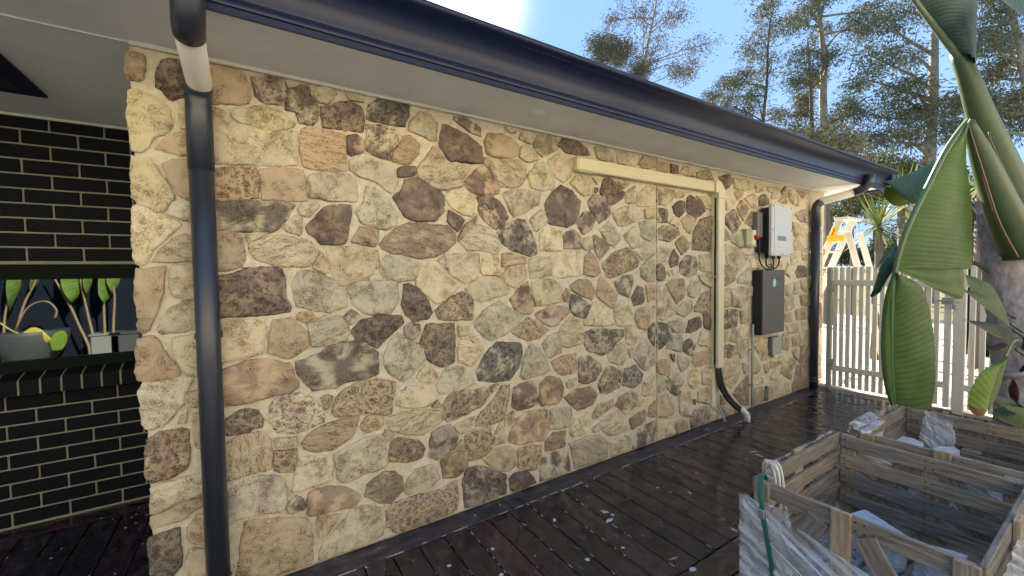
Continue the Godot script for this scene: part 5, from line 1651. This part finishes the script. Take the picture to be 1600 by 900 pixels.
	stalk(D([[1462, 250, 2.6], [1500, 300, 2.55], [1545, 370, 2.48], [1570, 420, 2.45]], 2.6), [0.008, 0.012, 0.018], Color(0.08, 0.12, 0.05), bl, "stalk", 8)
	# dark leaf peeping out left of the hanging leaf
	var dl = thing("strelitzia_leaf", "dark twisted leaf peeping out over the gate rail behind the hanging leaf", "leaf")
	part("blade", blade(D([[1404, 396, 2.3], [1390, 400, 2.3], [1376, 416, 2.3], [1368, 440, 2.3], [1361, 464, 2.3]], 2.3), D([[1400, 418, 2.25], [1388, 434, 2.24], [1380, 448, 2.25], [1374, 458, 2.27], [1362, 465, 2.3]], 2.3), 60, 8, Vector3(-0.02, 0.01, 0), Color(0.045, 0.085, 0.045), Color(0.07, 0.115, 0.06)), M.leaf_big, dl)
	part("blade", blade(D([[1404, 394, 2.3], [1390, 398, 2.3], [1376, 414, 2.3]], 2.3), D([[1402, 382, 2.36], [1382, 400, 2.4], [1368, 424, 2.38]], 2.3), 40, 6, Vector3(-0.01, 0.02, 0), teal, teal2), M.leaf_big, dl)
	stalk(D([[1404, 396, 2.3], [1450, 400, 2.32], [1520, 410, 2.36], [1566, 440, 2.4]], 2.3), [0.006, 0.009, 0.013], Color(0.06, 0.09, 0.05), dl, "stalk", 8)
	# smaller leaves round the trunk
	var small = [
		["narrow dark green leaf crossing the fence rail beside the trunk", [[1506, 428], [1530, 436], [1552, 450], [1574, 490]], [[1508, 430], [1520, 460], [1545, 480], [1574, 498]], 2.25, Color(0.035, 0.07, 0.03), Color(0.06, 0.11, 0.045)],
		["long dark green leaf arching out of the trunk over the latch post", [[1506, 452], [1528, 458], [1552, 470], [1578, 505]], [[1508, 456], [1526, 470], [1548, 488], [1578, 510]], 2.2, Color(0.05, 0.085, 0.03), Color(0.09, 0.12, 0.05)],
		["dark purple green blade pointing at the gate from the trunk", [[1506, 500], [1528, 502], [1555, 506], [1582, 514]], [[1512, 502], [1535, 514], [1560, 528], [1582, 532]], 2.15, Color(0.045, 0.05, 0.03), Color(0.07, 0.075, 0.045)],
		["withered brown blade low on the trunk", [[1540, 545], [1555, 538], [1570, 536], [1586, 545]], [[1545, 548], [1558, 549], [1572, 550], [1586, 556]], 2.12, Color(0.05, 0.03, 0.022), Color(0.09, 0.055, 0.035)],
		["maroon folded spathe beside the trunk foot", [[1581, 592], [1576, 606], [1578, 620], [1588, 628]], [[1583, 592], [1590, 602], [1593, 616], [1590, 628]], 2.05, Color(0.045, 0.018, 0.018), Color(0.07, 0.025, 0.025)],
		["green strap leaf lying over the far crate end", [[1540, 612], [1560, 618], [1585, 628], [1612, 640]], [[1542, 620], [1562, 632], [1588, 646], [1612, 656]], 2.1, Color(0.04, 0.08, 0.03), Color(0.065, 0.115, 0.045)],
		["short broad leaf at the trunk foot", [[1552, 640], [1570, 636], [1590, 640], [1612, 650]], [[1554, 652], [1572, 660], [1592, 668], [1612, 672]], 2.15, Color(0.04, 0.08, 0.03), Color(0.07, 0.12, 0.045)]]
	for s in small:
		var o = thing("strelitzia_leaf", s[0], "leaf")
		part("blade", blade(D(s[1], s[3]), D(s[2], s[3] - 0.04), 50, 6, Vector3(-0.012, 0.006, 0), s[4], s[5]), M.leaf_big, o)
		var e = s[1][-1]
		stalk([at_depth(e[0], e[1], s[3]), at_depth(e[0] + 20, e[1] + 18, s[3] + 0.12), at_depth(1592, maxf(e[1] + 40, 560), 2.36)], [0.006, 0.008, 0.011], s[4], o, "stalk", 7)
	var bn = thing("strelitzia_leaf", "small bright green leaf with a brown withered tip before the fence panel", "leaf")
	part("blade", blade(D([[1571, 556, 2.0], [1560, 580, 1.98], [1550, 610, 1.97], [1543, 640, 1.97]], 2.0), D([[1568, 562, 2.0], [1535, 580, 1.96], [1516, 610, 1.95], [1512, 634, 1.95]], 2.0), 70, 8, Vector3(-0.02, 0, 0.01), Color(0.12, 0.19, 0.03), Color(0.17, 0.25, 0.045)), M.leaf_big, bn)
	part("blade", blade(D([[1571, 556, 2.0], [1560, 580, 1.98], [1550, 610, 1.97], [1543, 640, 1.97]], 2.0), D([[1574, 560, 2.0], [1566, 592, 2.0], [1560, 612, 2.0], [1546, 642, 1.98]], 2.0), 60, 5, Vector3(-0.01, 0, 0), Color(0.07, 0.13, 0.03), Color(0.11, 0.17, 0.04)), M.leaf_big, bn)
	part("withered_tip", blade(D([[1543, 638, 1.97], [1540, 646, 1.965], [1536, 650, 1.965]], 2.0), D([[1512, 634, 1.95], [1517, 643, 1.95], [1524, 648, 1.955]], 2.0), 20, 6, Vector3(-0.012, 0, 0), Color(0.12, 0.05, 0.02), Color(0.2, 0.11, 0.04)), M.leaf_big, bn)
	stalk(D([[1570, 558, 2.0], [1582, 535, 2.1], [1592, 530, 2.3]], 2.0), [0.005, 0.007, 0.01], Color(0.12, 0.16, 0.05), bn, "stalk", 7)
	# yuccas behind the gate
	yucca(on_x(1372, 352, 8.6), 0.62, 90, 5, "spiky green yucca head behind the ladder")
	yucca(on_x(1408, 318, 9.4), 0.75, 80, 6, "taller sunlit yucca head behind the hanging leaf")
	yucca(on_x(1531, 292, 8.8), 0.5, 60, 7, "yucca head between the strelitzia stalks")

func stalk_tree(parent, pts, radii, called):
	var p = resample(pts, 30)
	var rr = []
	for i in p.size():
		var f = float(i) / (p.size() - 1) * (radii.size() - 1)
		var k = mini(int(f), radii.size() - 2)
		rr.append(lerpf(radii[k], radii[k + 1], f - k) * (1.0 + 0.07 * noise_a.get_noise_1d(i * 0.9)))
	part(called, tube_mesh(p, rr, 18), M.trunk_palm, parent)

func yucca(c, reach, n, sd, label):
	var t = thing("yucca", label, "plant", Vector3(c.x, -0.03, c.z), "yuccas behind the gate")
	var r = RandomNumberGenerator.new()
	r.seed = sd
	var h = c.y + 0.03
	part("trunk", tube_mesh([Vector3(0.0, 0, 0), Vector3(0.04, h * 0.5, 0.02), Vector3(0, h - 0.05, 0)], [0.08, 0.065, 0.05], 10), M.bark_dark, t)
	var st = begin(true)
	for k in n:
		var az = r.randf() * TAU
		var el = r.randf_range(-0.7, 1.35)
		var d = Vector3(cos(az) * cos(el), sin(el), sin(az) * cos(el))
		var side = d.cross(Vector3.UP).normalized() * r.randf_range(0.014, 0.022)
		var L = reach * r.randf_range(0.75, 1.05)
		var b = Vector3(0, h - 0.08 + 0.12 * r.randf(), 0)
		var g = Color(0.07, 0.12, 0.03).lerp(Color(0.20, 0.24, 0.06), r.randf())
		if el < -0.3: g = g.lerp(Color(0.20, 0.15, 0.06), 0.5)
		st.set_color(g)
		var up = side.cross(d).normalized() * 0.006
		var m1 = b + d * L * 0.5 + Vector3(0, -0.01, 0)
		var tip = b + d * L + Vector3(0, -0.10 * L * (1.0 - d.y), 0)
		quad(st, b - side * 0.5, b + side * 0.5, m1 + side - up, m1 - side - up)
		tri(st, m1 - side, m1 + side, tip)
	part("leaves", done(st), M.leaf_grass, t)

# ---------------------------------------------------------------- trees
func spray_mesh(sd, n, spread, ll, lw, droop) -> ArrayMesh:      # a spray of hanging leaves
	var r = RandomNumberGenerator.new()
	r.seed = sd
	var st = begin()
	for k in n:
		var p = Vector3(r.randfn(), r.randfn() * 0.8, r.randfn()) * spread * 0.5
		var d = Vector3(r.randfn() * 0.7, -droop + r.randfn() * 0.5, r.randfn() * 0.7).normalized()
		var s = d.cross(Vector3(r.randfn(), r.randfn(), r.randfn())).normalized() * lw * r.randf_range(0.7, 1.2)
		var L = ll * r.randf_range(0.7, 1.3)
		var v = r.randf_range(0.65, 1.2)
		st.set_color(Color(v, v, v * 0.95))
		tri(st, p, p + d * L * 0.45 + s, p + d * L)
		tri(st, p, p + d * L, p + d * L * 0.45 - s)
	return done(st)

func tree(called, label, depth, trunk, clumps, radius, bark, tint, dens, sd, group, spray):
	# trunk: pixels from the ground-side end to the top; clumps: [x, y, r] in pixels; all at about this depth
	var r = RandomNumberGenerator.new()
	r.seed = sd
	var tp = []
	for q in trunk: tp.append(at_depth(q[0], q[1], depth * (q[2] if q.size() > 2 else 1.0)))
	var ground = Vector3(tp[0].x + (tp[0].x - tp[1].x) * 0.3, -0.22, tp[0].z + (tp[0].z - tp[1].z) * 0.3)
	var t = thing(called, label, "tree", ground, group)
	var path = [Vector3.ZERO]
	for p in tp: path.append(p - ground)
	var sm = smooth_path(path, 6)
	var rr = []
	for i in sm.size(): rr.append(lerpf(radius, radius * 0.22, pow(float(i) / (sm.size() - 1), 0.8)))
	var tr = part("trunk", tube_mesh(sm, rr, 10), bark, t)
	var limbs = begin(true)
	var places = []
	var perpx = depth / FOCAL
	for c in clumps:
		var cen = at_depth(c[0], c[1], depth * r.randf_range(0.92, 1.08)) - ground
		var rad = c[2] * perpx
		# limb from the trunk below the clump
		var best = 0
		for i in sm.size():
			if sm[i].y < cen.y - rad * 0.6 and sm[i].distance_to(cen) < sm[best].distance_to(cen) * 1.02: best = i
			elif i == 0: best = mini(2, sm.size() - 1)
		var s0 = sm[best]
		var m = s0.lerp(cen, 0.5) + Vector3(r.randfn(), 0.6 * absf(r.randfn()), r.randfn()) * rad * 0.25
		var lp = smooth_path([s0, m, cen], 5)
		var lr = []
		for i in lp.size(): lr.append(lerpf(maxf(radius * 0.28, 0.03), 0.012, float(i) / (lp.size() - 1)))
		add_tube(limbs, lp, lr, 6, false)
		var nt = int(5 + rad * 5.0)
		for k in nt:
			var d = Vector3(r.randfn(), r.randfn() * 0.75 + 0.25, r.randfn()).normalized() * rad * r.randf_range(0.55, 1.1)
			var f0 = lp[int(lp.size() * r.randf_range(0.5, 0.95))]
			var e = cen + d
			var mid = f0.lerp(e, 0.5) + Vector3(0, 0.12 * rad, 0)
			add_tube(limbs, [f0, mid, e], [0.016, 0.011, 0.005], 4, false)
			var per = int(c[3] if c.size() > 3 else dens)
			for q in per:
				var a = mid.lerp(e, r.randf_range(0.55, 1.1)) + Vector3(r.randfn(), r.randfn() - 0.4, r.randfn()) * rad * 0.10
				places.append(a)
	part("limbs", done(limbs), bark, t)
	var mm = MultiMesh.new()
	mm.transform_format = MultiMesh.TRANSFORM_3D
	mm.use_colors = true
	mm.mesh = spray
	mm.instance_count = places.size()
	for i in places.size():
		var b = Basis(Vector3.UP, r.randf() * TAU).scaled(Vector3.ONE * r.randf_range(0.75, 1.25))
		mm.set_instance_transform(i, Transform3D(b, places[i]))
		var v = r.randf_range(0.8, 1.2)
		mm.set_instance_color(i, Color(tint.r * v, tint.g * v * r.randf_range(0.94, 1.06), tint.b * v))
	var o = MultiMeshInstance3D.new()
	o.name = "crown"
	o.multimesh = mm
	o.material_override = M.leaf_gum
	o.set_meta("kind", "stuff")
	t.add_child(o, true)

func build_trees():
	var gum = spray_mesh(901, 20, 0.50, 0.19, 0.021, 1.0)
	var bush = spray_mesh(902, 24, 0.42, 0.10, 0.024, 0.3)
	var grp = "gum trees behind the house"
	var z5 = func(list) -> Array:        # pixels read off an enlargement of the upper right
		var o = []
		for q in list:
			var e = [1240.0 + q[0] * 0.3667, q[1] * 0.3667]
			if q.size() > 2: e.append(q[2] * 0.3667)
			if q.size() > 3: e.append(q[3])
			o.append(e)
		return o
	var z7 = func(list) -> Array:
		var o = []
		for q in list:
			var e = [600.0 + q[0] * 0.375, q[1] * 0.375]
			if q.size() > 2: e.append(q[2] * 0.375)
			if q.size() > 3: e.append(q[3])
			o.append(e)
		return o
	var grey = Color(0.165, 0.172, 0.110)
	var olive = Color(0.18, 0.17, 0.10)
	tree("gum_tree", "tall pale trunked gum tree with forked limbs rising behind the gutter corner", 22.0, [[1292, 300], [1288, 225], [1286, 150], [1288, 96], [1284, 55], [1280, 20], [1276, -30]], z5.call([[60, 40, 62], [20, 110, 55], [60, 300, 62], [15, 330, 55], [160, 235, 34], [110, 150, 40], [250, 110, 60], [330, 130, 78], [300, 60, 60], [120, -40, 90], [200, -60, 80], [30, 230, 40], [230, 480, 52], [250, 590, 62], [170, 520, 40]]), 0.30, M.bark_pale, grey, 6, 101, grp, gum)
	tree("gum_tree", "slender dark limbed gum leaning beside the forked pale gum", 23.0, [[1275, 300], [1270, 220], [1267, 150], [1265, 120], [1262, 60]], z5.call([[60, 430, 40], [10, 560, 40], [30, 480, 38], [100, 350, 34]]), 0.16, M.bark_dark, olive, 8, 102, grp, gum)
	tree("gum_tree", "broad gum with a thick white trunk seen above the hanging leaf", 19.0, [[1450, 330], [1452, 242], [1458, 158], [1460, 73], [1463, 0], [1466, -50]], z5.call([[400, 110, 74], [350, 250, 74], [280, 330, 60], [450, 250, 62], [310, 500, 70], [430, 400, 62], [520, 390, 66], [480, 490, 62], [560, 560, 74], [450, 580, 56], [470, 40, 70], [600, 40, 70], [640, 480, 50], [560, 460, 50], [500, -60, 90], [350, 600, 45]]), 0.34, M.bark_pale, grey, 6, 103, grp, gum)
	tree("gum_tree", "dense gum crown filling the sky beyond the strelitzia stalk", 16.0, [[1640, 330], [1620, 200], [1600, 110], [1585, 40], [1570, -20]], z5.call([[830, 60, 85], [900, 150, 85], [860, 320, 62], [950, 300, 74], [920, 420, 66], [840, 200, 56], [940, 40, 80], [980, 180, 70], [880, 500, 60], [960, 520, 60], [700, 430, 42], [650, 540, 50], [800, 430, 45], [860, -60, 90]]), 0.28, M.bark_pale, grey, 6, 104, grp, gum)
	tree("gum_tree", "sparse twiggy gum with thin pinkish foliage above the middle of the gutter", 26.0, [[1000, 190], [1002, 125], [1010, 80], [1018, 40], [1025, 5], [1030, -40]], z7.call([[1090, 250, 62, 3], [1100, 110, 100, 3], [1040, 60, 76, 3], [1180, 90, 62, 3], [1240, 60, 40, 2], [1300, 215, 62, 3], [1220, 300, 58, 4], [1350, 180, 36, 2], [1150, 200, 56, 3], [1180, -30, 80, 3], [1010, -20, 70, 3], [1270, 290, 40, 3], [940, 90, 20, 3]]), 0.15, M.bark_pale, Color(0.20, 0.165, 0.135), 3, 105, grp, gum)
	tree("gum_tree", "rounded bushy gum crown close above the gutter", 24.0, [[960, 180], [955, 120], [952, 90]], z7.call([[915, 185, 66], [960, 215, 60], [890, 210, 44], [1000, 250, 44], [940, 250, 50], [1090, 290, 34], [1060, 310, 30]]), 0.14, M.bark_pale, Color(0.16, 0.145, 0.10), 8, 106, grp, gum)
	tree("gum_tree", "ragged gum at the roof edge left of the forked pale gum", 24.0, [[1190, 260], [1192, 190], [1198, 130], [1200, 70], [1205, 20]], z7.call([[1540, 180, 64], [1480, 330, 50], [1440, 360, 44], [1560, 400, 60], [1360, 410, 26], [1520, 480, 46], [1570, 30, 44], [1590, 280, 60], [1610, 120, 60], [1430, 440, 30], [1600, -30, 70], [1660, 480, 50]]), 0.16, M.bark_dark, olive, 6, 107, grp, gum)
	var bl = "shrubs beyond the driveway"
	tree("shrub", "mixed sunlit shrub behind the ladder top", 13.0, [[1330, 430], [1332, 380], [1334, 340]], [[1330, 300, 24], [1356, 282, 24], [1310, 330, 18], [1350, 320, 22], [1382, 300, 22], [1300, 290, 16]], 0.08, M.bark_dark, Color(0.10, 0.11, 0.045), 7, 201, bl, bush)
	tree("shrub", "shrub under the gutter corner with yellow backlight put into its leaf colour", 15.0, [[1365, 430], [1366, 330], [1370, 290]], [[1345, 262, 18], [1372, 256, 18], [1395, 268, 18], [1340, 285, 14], [1412, 262, 18]], 0.07, M.bark_dark, Color(0.17, 0.145, 0.04), 7, 202, bl, bush)  # yellow tint carries the backlight on these leaves
	tree("shrub", "dark shrub mass behind the strelitzia trunk", 12.0, [[1500, 430], [1502, 370], [1506, 330]], [[1490, 340, 26], [1520, 330, 28], [1550, 340, 28], [1585, 350, 34], [1470, 300, 24], [1530, 290, 30], [1575, 300, 34], [1610, 320, 36], [1440, 350, 24], [1415, 370, 26], [1480, 385, 24], [1530, 385, 22]], 0.08, M.bark_dark, Color(0.06, 0.075, 0.03), 8, 203, bl, bush)
	tree("shrub", "low dark hedge behind the gate slats", 14.0, [[1400, 440], [1400, 420], [1402, 405]], [[1390, 395, 18], [1425, 398, 20], [1455, 400, 20], [1360, 398, 16], [1335, 400, 14], [1490, 402, 20], [1315, 396, 14]], 0.06, M.bark_dark, Color(0.05, 0.06, 0.03), 8, 204, bl, bush)
	tree("gum_tree", "dark straight tree trunk rising behind the ladder", 11.0, [[1294, 432], [1294, 380], [1293, 330], [1292, 290], [1290, 240]], [[1300, 225, 20], [1270, 215, 18], [1320, 240, 18]], 0.13, M.bark_dark, olive, 8, 205, grp, bush)

# ---------------------------------------------------------------- the garden that the window mirrors
func build_reflected_garden():
	var z = 5.5
	var zg = func(x, y, zz = 5.5) -> Vector3: return seen_in_glass(x * 0.2556, 410.0 + y * 0.2556, zz)
	var list = [
		["strelitzia stem with an upright green leaf by the path", [[20, 560], [30, 330], [60, 200]], [[60, 300], [40, 200], [40, 110], [70, -60]], [[60, 300], [110, 190], [130, 110], [100, -60]]],
		["leaning strelitzia stem beside the round grey pot", [[50, 600], [105, 400], [150, 250], [215, 120], [240, 40]], [[185, 180], [180, 140], [200, 60], [240, -60]], [[185, 180], [215, 150], [250, 80], [260, -60]]],
		["strelitzia stem pair with a wide drooping leaf", [[545, 520], [490, 400], [430, 270], [340, 110], [300, 40]], [[440, 250], [390, 180], [370, 100], [380, -60]], [[440, 250], [480, 200], [500, 110], [490, -60]]],
		["tall straight strelitzia stem behind the pots", [[595, 560], [565, 430], [540, 330], [500, 150], [480, 40]], [[530, 200], [510, 150], [505, 90], [510, -60]], [[530, 200], [550, 160], [565, 100], [570, -60]]],
		["strelitzia stem in front of the pale pots", [[690, 520], [695, 350], [700, 200], [680, 110], [670, 30]], [[690, 190], [665, 150], [650, 100], [650, -60]], [[690, 190], [715, 150], [735, 100], [740, -60]]],
		["dark strelitzia stem with a shaded leaf", [[645, 530], [640, 400], [635, 250], [640, 120]], [[640, 250], [605, 200], [600, 120], [610, -60]], [[640, 250], [680, 200], [685, 120], [680, -60]]]]
	for k in list.size():
		var s = list[k]
		var t = thing("garden_strelitzia", s[0], "plant", Vector3.ZERO, "strelitzias along the slate fence")
		var p = []
		for q in s[1]: p.append(zg.call(q[0], q[1]))
		p.insert(0, Vector3(p[0].x, -0.05, p[0].z))
		stalk(p, [0.024, 0.020, 0.016, 0.011], Color(0.26, 0.19, 0.11), t, "stem", 8)
		var a = []
		for q in s[2]: a.append(zg.call(q[0], q[1], z - 0.1))
		var b = []
		for q in s[3]: b.append(zg.call(q[0], q[1], z + 0.1))
		var g = Color(0.09, 0.145, 0.03) 
		part("leaf", blade(a, b, 50, 8, Vector3(0, 0, -0.03), g, g * 1.5), M.leaf_big, t)
	var y = thing("garden_strelitzia", "fallen yellow leaf and green leaf over the round grey pot", "plant", Vector3.ZERO, "strelitzias along the slate fence")
	var mk = func(pa, pb, c, nm):
		var a = []
		for q in pa: a.append(zg.call(q[0], q[1], 5.2))
		var b = []
		for q in pb: b.append(zg.call(q[0], q[1], 5.25))
		part(nm, blade(a, b, 40, 8, Vector3(0, 0, -0.02), c, c * 1.3), M.leaf_big, y)
	mk.call([[130, 440], [190, 400], [250, 410], [320, 475]], [[130, 442], [180, 470], [250, 500], [320, 480]], Color(0.36, 0.33, 0.05), "yellow_leaf")
	mk.call([[300, 480], [340, 430], [390, 420], [412, 450]], [[300, 490], [320, 535], [380, 530], [412, 480]], Color(0.12, 0.19, 0.03), "green_leaf")
	stalk([zg.call(0, 370, 5.2), zg.call(60, 410, 5.2), zg.call(130, 445, 5.2)], [0.012, 0.01, 0.008], Color(0.35, 0.33, 0.08), y, "stem", 6)
	var dry = []
	for q in [[100, 400], [150, 300], [210, 250], [290, 240], [345, 290], [335, 340]]: dry.append(zg.call(q[0], q[1], 5.25))
	stalk(dry, [0.012, 0.011, 0.010, 0.012, 0.016], Color(0.26, 0.17, 0.12), y, "dry_stem", 6)
	var c = zg.call(195, 560, 5.6)
	var pot = thing("round_pot", "big round grey pot among the strelitzias by the slate fence", "pot", Vector3(c.x, -0.05, 5.6))
	var pts = []
	var rr = []
	for k in 12:
		var a = float(k) / 11.0
		pts.append(Vector3(0, 0.62 * a, 0))
		rr.append(0.20 + 0.28 * sin(clampf(a * 1.15, 0, 1) * PI * 0.5))
	part("bowl", tube_mesh(pts, rr, 28), M.pot_grey, pot)
	for k in 2:
		var e = zg.call([660, 775][k], 520, 5.6)
		var w = thing("plant_pot", ["pale square pot with dark print by the slate fence", "pale plain square pot by the slate fence"][k], "pot", Vector3(e.x, -0.05, 5.6))
		box_part("pot", Vector3(-0.20, 0.0, -0.16), Vector3(0.20, 0.46, 0.16), M.pot_white if k == 0 else M.pot_grey, w, 0.02)
		box_part("rim", Vector3(-0.215, 0.46, -0.175), Vector3(0.215, 0.50, 0.175), M.pot_white if k == 0 else M.pot_grey, w, 0.008)

# ---------------------------------------------------------------- mortar droppings on the deck
func build_droppings():
	var st = begin()
	var r = RandomNumberGenerator.new()
	r.seed = 77
	var fleck = func(x, z, sx, sz, turn):
		var n = 6 + r.randi() % 4
		var ring = []
		for k in n:
			var a = TAU * k / n
			var q = Vector2(cos(a) * sx, sin(a) * sz).rotated(turn) * r.randf_range(0.6, 1.25)
			ring.append(Vector3(x + q.x, 0.0025, z + q.y))
		ring.reverse()
		add_slab(st, ring, 0.0022)
	# crumbs caught along the board joints
	var pitch = 0.143
	var x = 0.88 - pitch * 10
	while x < 5.8:
		if r.randf() < 0.8:
			var z = 0.17
			while z < 1.05:
				var l = r.randf_range(0.002, 0.022)
				if r.randf() < 0.30:
					fleck.call(x + r.randf_range(-0.003, 0.003), z, 0.0016, l, r.randf_range(-0.03, 0.03))
				z += r.randf_range(0.02, 0.07)
		x += pitch
	# a broken pale line along the border board
	var bx = 0.2
	while bx < 5.6:
		if r.randf() < 0.55:
			fleck.call(bx, 0.158 + r.randf_range(-0.002, 0.002), r.randf_range(0.006, 0.05), 0.0022, 0.0)
		bx += r.randf_range(0.02, 0.08)
	for k in 80:
		var s = r.randf_range(0.0015, 0.005) if r.randf() < 0.85 else r.randf_range(0.006, 0.012)
		fleck.call(r.randf_range(0.3, 5.6), pow(r.randf(), 1.3) * 1.3 + 0.06, s * r.randf_range(0.7, 1.8), s, r.randf() * PI)
	for k in 50:
		var s = r.randf_range(0.0015, 0.005)
		fleck.call(r.randf_range(-1.4, -0.4), r.randf_range(-1.2, 0.2), s * 1.5, s, r.randf() * PI)
	for q in [[952, 813, 0.03, 0.014], [945, 800, 0.022, 0.010], [957, 805, 0.016, 0.01], [918, 875, 0.016, 0.012], [1028, 762, 0.012, 0.008], [1088, 740, 0.014, 0.008], [973, 856, 0.012, 0.006], [1082, 890, 0.02, 0.012], [1146, 828, 0.022, 0.010], [1186, 712, 0.03, 0.010], [1178, 706, 0.03, 0.007], [1166, 717, 0.015, 0.007]]:
		var p = on_y(q[0], q[1], 0.0)
		fleck.call(p.x, p.z, q[2], q[3], r.randf() * PI)
	var o = part("mortar_crumbs", done(st), M.mortar_flake, self)
	o.set_meta("kind", "stuff")
	o.set_meta("label", "pale mortar crumbs and dust scattered over the dark deck boards")
	o.set_meta("category", "crumbs")
	var lf = thing("dry_leaf", "small curled tan leaf lying on the deck near the border board", "leaf", on_y(1050, 873, 0.004))
	part("blade", blade([Vector3(-0.03, 0.004, 0.0), Vector3(0.0, 0.010, 0.004), Vector3(0.035, 0.004, 0.012)], [Vector3(-0.03, 0.005, 0.001), Vector3(0.0, 0.006, 0.016), Vector3(0.035, 0.005, 0.013)], 12, 3, Vector3(0, 0.002, 0), Color(0.34, 0.22, 0.09), Color(0.45, 0.32, 0.14), 0.0), M.leaf_big, lf)
